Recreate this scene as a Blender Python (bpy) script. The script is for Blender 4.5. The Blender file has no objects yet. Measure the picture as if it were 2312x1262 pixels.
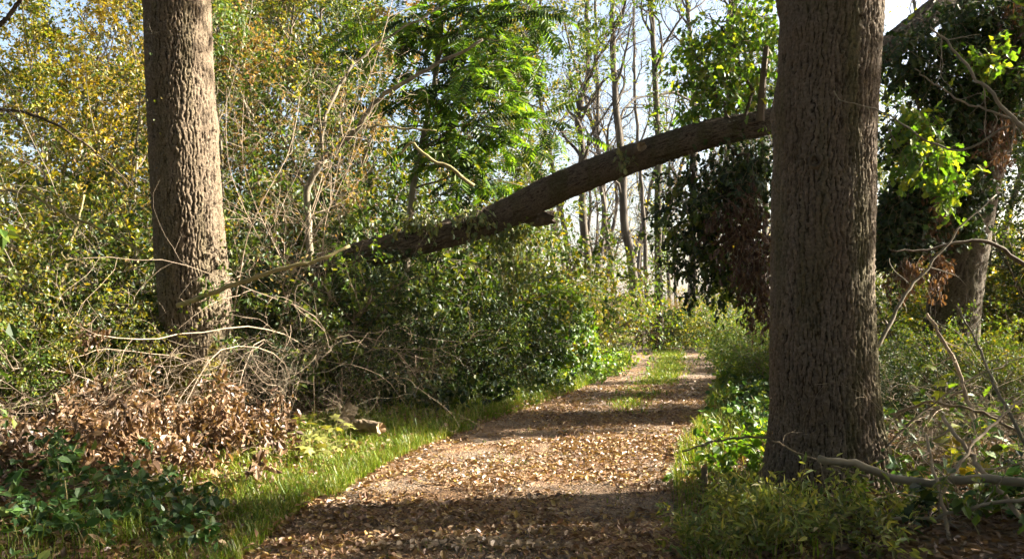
import bpy, math, random
import numpy as np
from mathutils import Vector

# ------------------------------------------------------------------ camera, sky, sun, exposure
F = 1815.0            # focal length in pixels of a 2312-wide frame
HZ = 690.0            # row of the horizon in that frame
CAMZ = 1.5
sc = bpy.context.scene
C = sc.collection
cam_d = bpy.data.cameras.new('camera')
cam = bpy.data.objects.new('camera', cam_d)
C.objects.link(cam)
cam.location = (0, 0, CAMZ)
cam.rotation_euler = (math.radians(90), 0, 0)
cam_d.sensor_width = 36.0
cam_d.lens = 36.0 * F / 2312.0
cam_d.shift_y = (HZ - 631.0) / 2312.0
cam_d.clip_end = 2000.0
sc.camera = cam

SUN_EL = 29.0
SUN_AZ = (0.982, 0.19)          # horizontal direction towards the sun
world = bpy.data.worlds.new('World')
sc.world = world
world.use_nodes = True
nt = world.node_tree
sky = nt.nodes.new('ShaderNodeTexSky')
sky.sky_type = 'NISHITA'
sky.sun_disc = False
sky.sun_elevation = math.radians(SUN_EL)
sky.sun_rotation = math.atan2(SUN_AZ[0], SUN_AZ[1])
sky.air_density = 1.0
sky.dust_density = 3.4
sky.ozone_density = 0.0
nt.links.new(sky.outputs[0], nt.nodes['Background'].inputs[0])
nt.nodes['Background'].inputs[1].default_value = 0.05
sun_d = bpy.data.lights.new('sun', 'SUN')
sun_d.energy = 5.0
sun_d.angle = math.radians(0.5)
sun_d.color = (1.0, 0.89, 0.72)
sun = bpy.data.objects.new('sun', sun_d)
C.objects.link(sun)
ce = math.cos(math.radians(SUN_EL))
sdir = Vector((SUN_AZ[0] * ce, SUN_AZ[1] * ce, math.sin(math.radians(SUN_EL))))
sun.rotation_euler = sdir.to_track_quat('Z', 'Y').to_euler()
sc.view_settings.view_transform = 'Standard'
sc.view_settings.look = 'None'
sc.view_settings.exposure = 2.85
sc.view_settings.gamma = 1.0
sc.view_settings.use_curve_mapping = False
sc.cycles.max_bounces = 3
sc.cycles.diffuse_bounces = 2
sc.cycles.glossy_bounces = 2
sc.cycles.transmission_bounces = 2
sc.cycles.volume_bounces = 0
sc.cycles.use_adaptive_sampling = True
sc.cycles.adaptive_threshold = 0.03
sc.cycles.use_denoising = True
try:
    sc.cycles.denoiser = 'OPENIMAGEDENOISE'
except Exception:
    pass

# ------------------------------------------------------------------ small maths helpers
def at(px, py, d):
    """photo pixel at distance d -> world point"""
    return np.array([(px - 1156.0) / F * d, d, CAMZ + (HZ - py) / F * d])

def nrm(a):
    return a / np.maximum(np.linalg.norm(a, axis=-1, keepdims=True), 1e-9)

def sstep(a, b, x):
    t = np.clip((x - a) / (b - a), 0, 1)
    return t * t * (3 - 2 * t)

_perm = np.random.RandomState(7).permutation(4096)
_val = np.random.RandomState(8).rand(4096) * 2 - 1
def _h(ix, iy, iz):
    return _val[_perm[(ix + _perm[(iy + _perm[iz & 4095]) & 4095]) & 4095]]
def vnoise(x, y, z=None):
    x = np.asarray(x, float); y = np.asarray(y, float)
    z = np.zeros_like(x) if z is None else np.asarray(z, float)
    xi = np.floor(x).astype(int); yi = np.floor(y).astype(int); zi = np.floor(z).astype(int)
    fx = x - xi; fy = y - yi; fz = z - zi
    fx = fx * fx * (3 - 2 * fx); fy = fy * fy * (3 - 2 * fy); fz = fz * fz * (3 - 2 * fz)
    r = 0
    for a in (0, 1):
        for b in (0, 1):
            for c in (0, 1):
                w = (fx if a else 1 - fx) * (fy if b else 1 - fy) * (fz if c else 1 - fz)
                r = r + w * _h(xi + a, yi + b, zi + c)
    return r
def fbm(x, y, z=None, o=3):
    s = 0; a = 1.0; t = 0; f = 1.0
    for k in range(o):
        s = s + a * vnoise(x * f + 17 * k, y * f + 5 * k, None if z is None else z * f)
        t += a; a *= .5; f *= 2.03
    return s / t

# ------------------------------------------------------------------ terrain
_py = np.array([-20, -6, 0, 4.76, 7, 8.6, 10.1, 12, 14.3, 19, 24.75, 30, 36, 42, 48, 60])
_pl = np.array([-1.2, -1.5, -1.7, -1.69, -1.6, -1.2, -.55, .3, 1.1, 2.5, 3.65, 3.9, 3.0, 0.2, -4, -16])
_pr = np.array([1.4, 1.1, 1.0, 1.06, 1.48, 1.9, 2.4, 3.0, 3.65, 4.95, 6.1, 6.9, 6.6, 4.8, 1.2, -9])
_yy = np.linspace(-20, 60, 400)
def _smooth(v):
    w = np.interp(_yy, _py, v); k = np.ones(15) / 15
    return np.convolve(np.pad(w, 7, 'edge'), k, 'valid')
_sl, _sr = _smooth(_pl), _smooth(_pr)
def edge_l(y): return np.interp(y, _yy, _sl)
def edge_r(y): return np.interp(y, _yy, _sr)
def gz(x, y):
    x = np.asarray(x, float); y = np.asarray(y, float)
    dl = edge_l(y) - x
    dr = x - edge_r(y)
    fade = 1 - sstep(45, 70, y)
    far = sstep(0.0, 1.2, np.maximum(dl, dr))
    z = (0.34 * sstep(0.1, 2.4, dl) + 0.10 * sstep(0.1, 2.0, dr)) * fade
    z = z + far * (0.07 * fbm(x * .8, y * .8) + 0.12 * fbm(x * .21 + 3, y * .21))
    z = z + (1 - far) * 0.012 * fbm(x * 1.7, y * 1.7)
    return z

# ------------------------------------------------------------------ mesh helpers
def make_mesh(name, verts, polys, mats=(), smooth=False, midx=None, attr=None):
    """polys: list of (F,k) int arrays"""
    verts = np.asarray(verts, np.float32)
    polys = [np.asarray(p, np.int32) for p in polys if len(p)]
    me = bpy.data.meshes.new(name)
    me.vertices.add(len(verts))
    me.vertices.foreach_set('co', verts.ravel())
    loops = np.concatenate([p.ravel() for p in polys])
    sizes = np.concatenate([np.full(len(p), p.shape[1], np.int32) for p in polys])
    starts = np.concatenate([[0], np.cumsum(sizes)[:-1]]).astype(np.int32)
    me.loops.add(len(loops))
    me.loops.foreach_set('vertex_index', loops)
    me.polygons.add(len(sizes))
    me.polygons.foreach_set('loop_start', starts)
    if midx is not None:
        me.polygons.foreach_set('material_index', np.asarray(midx, np.int32))
    me.polygons.foreach_set('use_smooth', np.full(len(sizes), smooth))
    for m in mats:
        me.materials.append(m)
    if attr is not None:
        for k, v in attr.items():
            a = me.attributes.new(k, 'FLOAT', 'POINT')
            a.data.foreach_set('value', np.asarray(v, np.float32))
    me.update()
    me.validate(verbose=False)
    return me

class Acc:
    """collects vertices and faces for ONE mesh"""
    def __init__(s): s.v = []; s.p = {}; s.n = 0
    def add(s, v, *polys):
        v = np.asarray(v, float).reshape(-1, 3)
        s.v.append(v)
        for p in polys:
            p = np.asarray(p, int)
            if len(p): s.p.setdefault(p.shape[1], []).append(p + s.n)
        s.n += len(v)
        return s
    def mesh(s, name, mats=(), smooth=False, **k):
        return make_mesh(name, np.concatenate(s.v), [np.concatenate(p) for p in s.p.values()], mats, smooth, **k)

def tubes(P, R, sides=5, cap=False):
    """P (M,n,3) R (M,n) -> verts, quads"""
    P = np.asarray(P, float); R = np.asarray(R, float)
    if P.ndim == 2: P = P[None]; R = R[None]
    M, n, _ = P.shape
    T = nrm(np.gradient(P, axis=1))
    mean = nrm(P[:, -1] - P[:, 0] + 1e-6)
    ref = np.zeros((M, 3)); ref[np.arange(M), np.argmin(np.abs(mean), axis=1)] = 1
    U = nrm(np.cross(T, ref[:, None, :])); W = np.cross(T, U)
    a = np.arange(sides) * 2 * np.pi / sides
    V = P[:, :, None, :] + R[:, :, None, None] * (np.cos(a)[None, None, :, None] * U[:, :, None, :] + np.sin(a)[None, None, :, None] * W[:, :, None, :])
    idx = np.arange(M * n * sides).reshape(M, n, sides)
    nx = np.roll(idx, -1, axis=2)
    q = np.stack([idx[:, :-1], nx[:, :-1], nx[:, 1:], idx[:, 1:]], -1).reshape(-1, 4)
    out = [q]
    if cap:
        out.append(idx[:, -1, :].reshape(M, sides))
        out.append(idx[:, 0, ::-1].reshape(M, sides))
    return (V.reshape(-1, 3), *out)

def walk(rng, start, d, length, n, wander, trop=(0, 0, 0)):
    start = np.atleast_2d(start).astype(float); M = len(start)
    d = nrm(np.broadcast_to(np.atleast_2d(d), (M, 3)).astype(float))
    length = np.broadcast_to(np.asarray(length, float), (M,))
    trop = np.asarray(trop, float)
    P = np.zeros((M, n, 3)); P[:, 0] = start
    st = (length / (n - 1))[:, None]
    m = np.zeros((M, 3))
    for k in range(1, n):
        m = 0.5 * m + rng.randn(M, 3) * wander
        d = nrm(d + m + trop)
        P[:, k] = P[:, k - 1] + d * st
    return P

def taper(M, n, r0, tip=0.15, power=1.0):
    t = np.linspace(0, 1, n)[None] ** power
    return np.broadcast_to(np.asarray(r0, float).reshape(-1, 1), (M, 1)) * (1 - (1 - tip) * t)

def sample(P, idx, t):
    n = P.shape[1]
    f = t * (n - 1); i = np.minimum(f.astype(int), n - 2); w = (f - i)[:, None]
    a = P[idx, i]; b = P[idx, i + 1]
    return a * (1 - w) + b * w, nrm(b - a)

def spread(rng, P, R, per, t0, t1, a0, a1):
    """children start points, directions and radii along the paths P"""
    M = len(P); idx = np.repeat(np.arange(M), per); K = len(idx)
    t = t0 + (t1 - t0) * rng.rand(K)
    pos, tan = sample(P, idx, t)
    r = R[idx, np.minimum((t * (P.shape[1] - 1)).astype(int), P.shape[1] - 1)]
    perp = nrm(np.cross(tan, rng.randn(K, 3)))
    a = np.radians(a0 + (a1 - a0) * rng.rand(K))[:, None]
    return pos, nrm(np.cos(a) * tan + np.sin(a) * perp), r, t, idx

# ------------------------------------------------------------------ leaf shapes (length along x, unit long)
def outline_leaf(xs, ws, fold=.25, curl=0.0, twist=0.0):
    """midrib stations with half widths -> verts, quads (+tris)"""
    n = len(xs); v = []
    for x, w in zip(xs, ws):
        zc = curl * (x * x) * 1.0
        v += [(x, 0, zc), (x, w, zc + w * fold + twist * x * w), (x, -w, zc + w * fold - twist * x * w)]
    q = []; tr = []
    for k in range(n - 1):
        a, b = 3 * k, 3 * k + 3
        q += [(a, b, b + 1, a + 1), (a, a + 2, b + 2, b)]
    return np.array(v, float), [np.array(q)]
def simple_leaf(w=.28, fold=.25, droop=-.12):
    v = np.array([(0, 0, 0), (.3, w, w * fold), (.68, w * .8, w * fold + droop * .5), (1, 0, droop), (.68, -w * .8, w * fold + droop * .5), (.3, -w, w * fold), (.48, 0, -.02 + droop * .3)])
    return v, [np.array([(0, 6, 2, 1), (6, 3, 2, 2)[:4], (0, 5, 4, 6)])[[0, 2]], np.array([(6, 3, 2), (6, 4, 3)])]
OVATE = simple_leaf(.29, .3)
ROUND = simple_leaf(.40, .25)
LANCE = simple_leaf(.15, .3, -.2)
RHOMB = (np.array([(0, 0, 0), (.45, .27, .07), (1, 0, -.08), (.45, -.27, .07)], float), [np.array([(0, 2, 1), (0, 3, 2)])])
OAK = outline_leaf([0, .12, .25, .36, .50, .60, .76, .86, 1.0], [.015, .06, .20, .11, .30, .16, .30, .16, .03], .3, -.15)
OAKS = outline_leaf([0, .30, .42, .74, 1.0], [.015, .27, .13, .31, .04], .3, -.15)
CURL1 = (np.array([(0, 0, 0), (.4, .26, .16), (1, .05, .1), (.55, -.25, .2)], float), [np.array([(0, 2, 1), (0, 3, 2)])])
CURL2 = (np.array([(0, 0, .1), (.3, .2, .14), (.75, .17, .2), (1, 0, .02), (.7, -.2, .05), (.3, -.18, .2), (.5, 0, -.02)], float), [np.array([(0, 6, 1), (1, 6, 2), (2, 6, 3), (3, 6, 4), (4, 6, 5), (5, 6, 0)])])
DRY1 = outline_leaf([0, .2, .45, .75, 1.0], [.02, .20, .30, .20, .02], .75, .35, .5)
DRY2 = outline_leaf([0, .2, .45, .75, 1.0], [.02, .18, .26, .2, .02], 1.3, -.5, -.8)
DRYOAK = outline_leaf([0, .15, .28, .40, .55, .66, .82, 1.0], [.015, .10, .22, .12, .30, .17, .24, .03], .9, -.55, .6)
FLAT1 = outline_leaf([0, .2, .45, .75, 1.0], [.02, .18, .25, .17, .02], .22, .18, .15)
FLAT2 = outline_leaf([0, .15, .3, .42, .56, .68, .82, 1.0], [.015, .1, .2, .11, .27, .15, .2, .03], .2, -.15, .25)
def palmate(lobes=5, inner=.42, spreadd=140, droop=-.15):
    pts = [(0, 0, 0)]; cx = .32
    angs = np.radians(np.linspace(-spreadd, spreadd, lobes * 2 + 1))
    for k, a in enumerate(angs):
        r = (1 - .30 * abs(a) / np.radians(spreadd)) * .66 if k % 2 == 1 else inner * .6
        pts.append((cx + r * math.cos(a), r * math.sin(a), droop * r * r * 1.5))
    v = np.array(pts + [(cx, 0, .02)], float); c = len(v) - 1
    tr = [(c, k, k + 1) for k in range(1, len(angs))] + [(c, len(angs), 0), (c, 0, 1)]
    return v, [np.array(tr)]
MAPLE = palmate(5, .5, 140)
IVY = palmate(3, .62, 110, -.25)

def place(acc, tpl, pos, d, up, size, wscale=None):
    """puts one copy of the leaf shape at each pos, pointing along d, upper face towards up"""
    v, polys = tpl
    X = nrm(d); Y = nrm(np.cross(up, X)); Z = np.cross(X, Y)
    s = np.asarray(size, float).reshape(-1, 1, 1)
    vv = np.broadcast_to(v, (len(pos),) + v.shape)
    V = pos[:, None, :] + s * (vv[..., 0:1] * X[:, None] + vv[..., 1:2] * Y[:, None] + vv[..., 2:3] * Z[:, None])
    off = (np.arange(len(pos)) * len(v))[:, None, None]
    acc.add(V, *[(p[None] + off).reshape(-1, p.shape[1]) for p in polys])

def leafy(rng, acc, tpl, P, per, size, jitter=.03, droop=.3, spreadv=.8, t0=.15, upv=1.0):
    idx = np.repeat(np.arange(len(P)), per); K = len(idx)
    pos, tan = sample(P, idx, t0 + (1 - t0) * rng.rand(K))
    pos = pos + rng.randn(K, 3) * jitter
    d = nrm(tan * .6 + rng.randn(K, 3) * spreadv + np.array([0, 0, -droop]))
    up = nrm(rng.randn(K, 3) * .55 + np.array([0, 0, upv]))
    place(acc, tpl, pos, d, up, size * (.55 + .75 * rng.rand(K)))

# ------------------------------------------------------------------ materials
def new_mat(name):
    m = bpy.data.materials.new(name); m.use_nodes = True
    n = m.node_tree.nodes; n.clear()
    out = n.new('ShaderNodeOutputMaterial')
    return m, n, m.node_tree.links, out

def ramp(n, cols, interp='LINEAR'):
    r = n.new('ShaderNodeValToRGB'); r.color_ramp.interpolation = interp
    e = r.color_ramp.elements
    while len(e) < len(cols): e.new(.5)
    for k, c in enumerate(cols):
        p, col = c if isinstance(c[1], (tuple, list)) else (k / (len(cols) - 1), c)
        e[k].position = p; e[k].color = (*col, 1)
    return r

def leaf_mat(name, cols, trans=.4, gloss=.035, rough=.5, var=.8):
    m, n, L, out = new_mat(name)
    g = n.new('ShaderNodeNewGeometry'); r = ramp(n, cols)
    L.new(g.outputs['Random Per Island'], r.inputs[0])
    oi = n.new('ShaderNodeObjectInfo')
    mr = n.new('ShaderNodeMapRange'); L.new(oi.outputs['Random'], mr.inputs[0])
    mr.inputs[3].default_value = 1 - var * .5; mr.inputs[4].default_value = 1 + var * .5
    mx = n.new('ShaderNodeMix'); mx.data_type = 'RGBA'; mx.blend_type = 'MULTIPLY'; mx.inputs[0].default_value = 1
    L.new(r.outputs[0], mx.inputs[6]); L.new(mr.outputs[0], mx.inputs[7])
    di = n.new('ShaderNodeBsdfDiffuse'); tr = n.new('ShaderNodeBsdfTranslucent')
    L.new(mx.outputs[2], di.inputs[0])
    gm = n.new('ShaderNodeMix'); gm.data_type = 'RGBA'; gm.blend_type = 'MULTIPLY'; gm.inputs[0].default_value = 1
    gm.inputs[7].default_value = (1.5, 1.35, .6, 1)
    L.new(mx.outputs[2], gm.inputs[6]); L.new(gm.outputs[2], tr.inputs[0])
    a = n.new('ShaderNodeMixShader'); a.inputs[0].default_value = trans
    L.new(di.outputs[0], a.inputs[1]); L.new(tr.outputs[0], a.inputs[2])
    gl = n.new('ShaderNodeBsdfGlossy'); gl.inputs['Roughness'].default_value = rough
    gl.inputs[0].default_value = (.9, .92, 1, 1)
    b = n.new('ShaderNodeMixShader'); b.inputs[0].default_value = gloss
    L.new(a.outputs[0], b.inputs[1]); L.new(gl.outputs[0], b.inputs[2])
    L.new(b.outputs[0], out.inputs[0])
    return m

def wood_mat(name, c1, c2, scale=8.0, stretch=.15, bump=.4, rough=.85):
    m, n, L, out = new_mat(name)
    tc = n.new('ShaderNodeTexCoord'); mp = n.new('ShaderNodeMapping')
    mp.inputs['Scale'].default_value = (1, 1, stretch)
    L.new(tc.outputs['Object'], mp.inputs[0])
    no = n.new('ShaderNodeTexNoise'); no.inputs['Scale'].default_value = scale; no.inputs['Detail'].default_value = 5
    L.new(mp.outputs[0], no.inputs[0])
    r = ramp(n, [(.3, c1), (.7, c2)]); L.new(no.outputs[0], r.inputs[0])
    g = n.new('ShaderNodeNewGeometry')
    mr = n.new('ShaderNodeMapRange'); L.new(g.outputs['Random Per Island'], mr.inputs[0])
    mr.inputs[3].default_value = .7; mr.inputs[4].default_value = 1.3
    mx = n.new('ShaderNodeMix'); mx.data_type = 'RGBA'; mx.blend_type = 'MULTIPLY'; mx.inputs[0].default_value = 1
    L.new(r.outputs[0], mx.inputs[6]); L.new(mr.outputs[0], mx.inputs[7])
    p = n.new('ShaderNodeBsdfPrincipled'); p.inputs['Roughness'].default_value = rough
    p.inputs['Specular IOR Level'].default_value = .25
    L.new(mx.outputs[2], p.inputs['Base Color'])
    bp = n.new('ShaderNodeBump'); bp.inputs['Strength'].default_value = bump; bp.inputs['Distance'].default_value = .02
    L.new(no.outputs[0], bp.inputs['Height']); L.new(bp.outputs[0], p.inputs['Normal'])
    L.new(p.outputs[0], out.inputs[0])
    return m

def bark_mat(name, furrow, ridge, patch, patch_amt=.5, moss_z=None, moss_noise=.5):
    """bark: the plates carry weathered colour, the furrows brown with shade painted in by depth; lichen or moss patches of their own shape"""
    m, n, L, out = new_mat(name)
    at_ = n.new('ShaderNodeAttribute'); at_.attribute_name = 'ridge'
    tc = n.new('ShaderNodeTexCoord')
    r = ramp(n, [(0.1, furrow), (.55, ridge)]); L.new(at_.outputs['Fac'], r.inputs[0])  # brown furrows darkened with depth in the colour, imitating shade in the cracks
    mp = n.new('ShaderNodeMapping'); mp.inputs['Scale'].default_value = (1, 1, .35); L.new(tc.outputs['Object'], mp.inputs[0])
    n1 = n.new('ShaderNodeTexNoise'); n1.inputs['Scale'].default_value = 3.2; n1.inputs['Detail'].default_value = 6
    L.new(mp.outputs[0], n1.inputs[0])
    f1 = ramp(n, [(.42, (0, 0, 0)), (.72, (1, 1, 1))]); L.new(n1.outputs[0], f1.inputs[0])
    ml = n.new('ShaderNodeMath'); ml.operation = 'MULTIPLY'; ml.inputs[1].default_value = patch_amt; L.new(f1.outputs[0], ml.inputs[0])
    m1 = n.new('ShaderNodeMix'); m1.data_type = 'RGBA'; L.new(ml.outputs[0], m1.inputs[0])
    L.new(r.outputs[0], m1.inputs[6]); m1.inputs[7].default_value = (*patch, 1)
    mps = n.new('ShaderNodeMapping'); mps.inputs['Scale'].default_value = (1, 1, .12); L.new(tc.outputs['Object'], mps.inputs[0])
    ns = n.new('ShaderNodeTexNoise'); ns.inputs['Scale'].default_value = 4.0; ns.inputs['Detail'].default_value = 4; L.new(mps.outputs[0], ns.inputs[0])
    fs = ramp(n, [(.50, (0, 0, 0)), (.68, (.75, .75, .75) if moss_z is None else (.3, .3, .3))]); L.new(ns.outputs[0], fs.inputs[0])
    ma = n.new('ShaderNodeMix'); ma.data_type = 'RGBA'; L.new(fs.outputs[0], ma.inputs[0]); L.new(m1.outputs[2], ma.inputs[6]); ma.inputs[7].default_value = (ridge[0] * .55, ridge[1] * .66, ridge[2] * .36, 1)
    m1 = ma
    n2 = n.new('ShaderNodeTexNoise'); n2.inputs['Scale'].default_value = 45; n2.inputs['Detail'].default_value = 6
    L.new(tc.outputs['Object'], n2.inputs[0])
    mr = n.new('ShaderNodeMapRange'); L.new(n2.outputs[0], mr.inputs[0])
    mr.inputs[1].default_value = .3; mr.inputs[2].default_value = .7; mr.inputs[3].default_value = .6; mr.inputs[4].default_value = 1.35
    m2 = n.new('ShaderNodeMix'); m2.data_type = 'RGBA'; m2.blend_type = 'MULTIPLY'; m2.inputs[0].default_value = 1
    L.new(m1.outputs[2], m2.inputs[6]); L.new(mr.outputs[0], m2.inputs[7])
    col = m2.outputs[2]
    if moss_z is not None:
        sp = n.new('ShaderNodeSeparateXYZ'); L.new(tc.outputs['Object'], sp.inputs[0])
        hz = n.new('ShaderNodeMapRange'); L.new(sp.outputs[2], hz.inputs[0])
        hz.inputs[1].default_value = moss_z; hz.inputs[2].default_value = moss_z * .3; hz.inputs[3].default_value = -.35; hz.inputs[4].default_value = .25
        n3 = n.new('ShaderNodeTexNoise'); n3.inputs['Scale'].default_value = 4.5; n3.inputs['Detail'].default_value = 5; L.new(tc.outputs['Object'], n3.inputs[0])
        ad = n.new('ShaderNodeMath'); ad.operation = 'ADD'; L.new(hz.outputs[0], ad.inputs[0]); L.new(n3.outputs[0], ad.inputs[1])
        f3 = ramp(n, [(.5, (0, 0, 0)), (.62, (1, 1, 1))]); L.new(ad.outputs[0], f3.inputs[0])
        m3 = n.new('ShaderNodeMix'); m3.data_type = 'RGBA'; L.new(f3.outputs[0], m3.inputs[0]); L.new(col, m3.inputs[6])
        r3 = ramp(n, [(.3, (.05, .05, .008)), (.7, (.20, .16, .02))]); L.new(n2.outputs[0], r3.inputs[0]); L.new(r3.outputs[0], m3.inputs[7])
        col = m3.outputs[2]
    p = n.new('ShaderNodeBsdfPrincipled'); p.inputs['Roughness'].default_value = .9; p.inputs['Specular IOR Level'].default_value = .2
    L.new(col, p.inputs['Base Color'])
    bp = n.new('ShaderNodeBump'); bp.inputs['Strength'].default_value = .7; bp.inputs['Distance'].default_value = .012
    L.new(n2.outputs[0], bp.inputs['Height']); L.new(bp.outputs[0], p.inputs['Normal'])
    L.new(p.outputs[0], out.inputs[0])
    return m

MT = {}
MT['green'] = leaf_mat('leaf_green', [(.022, .05, .006), (.042, .088, .009), (.07, .12, .012), (.15, .165, .015)])
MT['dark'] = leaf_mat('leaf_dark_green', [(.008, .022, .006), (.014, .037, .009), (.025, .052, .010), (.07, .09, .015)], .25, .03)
MT['lime'] = leaf_mat('leaf_yellow_green', [(.04, .075, .006), (.09, .135, .009), (.18, .195, .012), (.30, .235, .015)], .45)
MT['yellow'] = leaf_mat('leaf_yellow', [(.10, .12, .009), (.24, .21, .012), (.38, .30, .015), (.34, .24, .02)], .45)
MT['tan'] = leaf_mat('leaf_faded', [(.13, .11, .03), (.20, .14, .05), (.17, .10, .04), (.09, .11, .02)], .35, .02)
MT['brown'] = leaf_mat('leaf_dry_brown', [(.06, .034, .018), (.15, .09, .048), (.27, .18, .105), (.10, .055, .03), (.20, .125, .065)], .2, .04, .5)
MT['brownd'] = leaf_mat('leaf_dry_dark_brown', [(.035, .018, .012), (.07, .036, .022), (.12, .065, .038), (.055, .028, .018)], .2, .03, .5)
MT['litter'] = leaf_mat('leaf_litter', [(.075, .035, .018), (.21, .115, .05), (.34, .23, .13), (.27, .14, .06), (.11, .06, .036), (.45, .34, .22), (.35, .24, .05), (.28, .175, .10), (.16, .075, .035)], .12, .05, .45)
MT['bright'] = leaf_mat('leaf_bright_green', [(.038, .10, .007), (.065, .15, .011), (.115, .205, .017), (.21, .23, .018)], .5)
MT['blue'] = leaf_mat('leaf_bramble', [(.028, .078, .022), (.045, .11, .028), (.075, .15, .035), (.15, .17, .03)], .3, .04)
MT['pale'] = leaf_mat('leaf_pale_green', [(.06, .105, .03), (.10, .15, .04), (.15, .19, .05), (.20, .19, .04)], .4, .05)
MT['herb'] = leaf_mat('leaf_herb', [(.07, .115, .028), (.13, .18, .04), (.22, .25, .055), (.30, .27, .05)], .4, .04)
MT['grass'] = leaf_mat('grass_blade', [(.045, .10, .007), (.085, .16, .011), (.17, .22, .017), (.12, .185, .014), (.32, .28, .10)], .35, .03, .4, .2)
MT['twig'] = wood_mat('twig', (.10, .075, .05), (.20, .16, .11), 12)
MT['pale_twig'] = wood_mat('pale_dry_twig', (.20, .155, .11), (.38, .31, .235), 10, .3, .2)
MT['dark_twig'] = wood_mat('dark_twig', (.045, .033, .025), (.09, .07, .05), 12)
MT['smooth'] = wood_mat('smooth_grey_bark', (.10, .088, .062), (.22, .195, .15), 6, .3)
MT['olive_twig'] = wood_mat('olive_bark', (.15, .13, .06), (.28, .24, .12), 7, .3)
MT['far_bark'] = wood_mat('far_grey_bark', (.05, .042, .034), (.11, .096, .078), 5, .2)
MT['cut'] = wood_mat('broken_wood', (.20, .12, .06), (.38, .28, .18), 20, .3, .5)
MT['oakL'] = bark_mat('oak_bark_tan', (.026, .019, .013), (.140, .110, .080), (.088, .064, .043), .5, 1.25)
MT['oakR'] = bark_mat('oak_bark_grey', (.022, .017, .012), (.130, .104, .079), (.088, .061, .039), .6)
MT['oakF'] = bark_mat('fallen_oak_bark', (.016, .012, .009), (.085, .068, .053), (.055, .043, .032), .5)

# ------------------------------------------------------------------ object helpers
def obj(name, me, parent=None, mat=None, loc=None, rot=None, scale=None):
    o = bpy.data.objects.new(name, me)
    C.objects.link(o)
    if parent is not None: o.parent = parent
    if loc is not None: o.location = loc
    if rot is not None: o.rotation_euler = rot
    if scale is not None: o.scale = (scale,) * 3 if np.isscalar(scale) else scale
    if mat is not None:
        o.material_slots[0].link = 'OBJECT'; o.material_slots[0].material = mat
    return o

def empty(name, loc=(0, 0, 0), rz=0, scale=1):
    o = bpy.data.objects.new(name, None); C.objects.link(o)
    o.location = loc; o.rotation_euler = (0, 0, rz)
    o.scale = (scale,) * 3 if np.isscalar(scale) else scale
    o.empty_display_size = .2
    return o

def tag(o, label=None, cat=None, group=None, kind=None):
    if label: o['label'] = label
    if cat: o['category'] = cat
    if group: o['group'] = group
    if kind: o['kind'] = kind
    return o

ROWS = {}        # things that only their place in a row tells apart: labelled at the end
def row(o, key, desc, cat, group):
    tag(o, None, cat, group); ROWS.setdefault(key, [desc, []])[1].append(o)
    return o
ORD = 'leftmost second third fourth fifth sixth seventh eighth ninth tenth eleventh twelfth thirteenth fourteenth fifteenth sixteenth seventeenth eighteenth nineteenth twentieth twenty-first twenty-second twenty-third twenty-fourth twenty-fifth twenty-sixth twenty-seventh twenty-eighth twenty-ninth thirtieth'.split()
def label_rows():
    for desc, os_ in ROWS.values():
        os_.sort(key=lambda o: o.location.x / max(o.location.y, .1))
        for k, o in enumerate(os_):
            if len(os_) == 1 or len(os_) > 30: o['label'] = desc
            elif k == 0: o['label'] = desc + ', leftmost one'
            elif k == len(os_) - 1: o['label'] = desc + ', rightmost one'
            else: o['label'] = desc + ', ' + ORD[k] + ' from the left'

# ------------------------------------------------------------------ the ground and the path
def axis(*seg):
    return np.unique(np.concatenate([np.arange(a, b, s) for a, b, s in seg]))
gx = axis((-600, -60, 60), (-60, -14, 2.5), (-14, 9, .16), (9, 60, 2.5), (60, 601, 60))
gy = axis((-60, -6, 6), (-6, 3, .6), (3, 18, .16), (18, 50, .4), (50, 100, 5), (100, 1001, 90))
GX, GY = np.meshgrid(gx, gy)
GZ = gz(GX, GY)
inside = np.minimum(GX - edge_l(GY), edge_r(GY) - GX)
GZ = GZ - .035 * sstep(-.02, .16, inside) * (GY < 58)
ix = np.arange(GX.size).reshape(GX.shape)
gq = np.stack([ix[:-1, :-1], ix[:-1, 1:], ix[1:, 1:], ix[1:, :-1]], -1).reshape(-1, 4)

def soil_mat():
    m, n, L, out = new_mat('forest_soil')
    tc = n.new('ShaderNodeTexCoord')
    a = n.new('ShaderNodeTexNoise'); a.inputs['Scale'].default_value = 1.6; a.inputs['Detail'].default_value = 8; L.new(tc.outputs['Object'], a.inputs[0])
    v = n.new('ShaderNodeTexVoronoi'); v.inputs['Scale'].default_value = 14; L.new(tc.outputs['Object'], v.inputs[0])
    r = ramp(n, [(.3, (.05, .033, .02)), (.5, (.10, .065, .035)), (.7, (.06, .075, .02))]); L.new(a.outputs[0], r.inputs[0])
    sepc = n.new('ShaderNodeSeparateColor'); L.new(v.outputs['Color'], sepc.inputs[0])
    r2 = ramp(n, [(.5, (.06, .035, .02)), (.8, (.22, .12, .06))]); L.new(sepc.outputs[0], r2.inputs[0])
    mx = n.new('ShaderNodeMix'); mx.data_type = 'RGBA'; mx.inputs[0].default_value = .5
    L.new(r.outputs[0], mx.inputs[6]); L.new(r2.outputs[0], mx.inputs[7])
    p = n.new('ShaderNodeBsdfPrincipled'); p.inputs['Roughness'].default_value = .95
    L.new(mx.outputs[2], p.inputs['Base Color'])
    b = n.new('ShaderNodeBump'); b.inputs['Strength'].default_value = .8; b.inputs['Distance'].default_value = .05
    L.new(v.outputs['Distance'], b.inputs['Height']); L.new(b.outputs[0], p.inputs['Normal'])
    L.new(p.outputs[0], out.inputs[0]); return m

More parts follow.
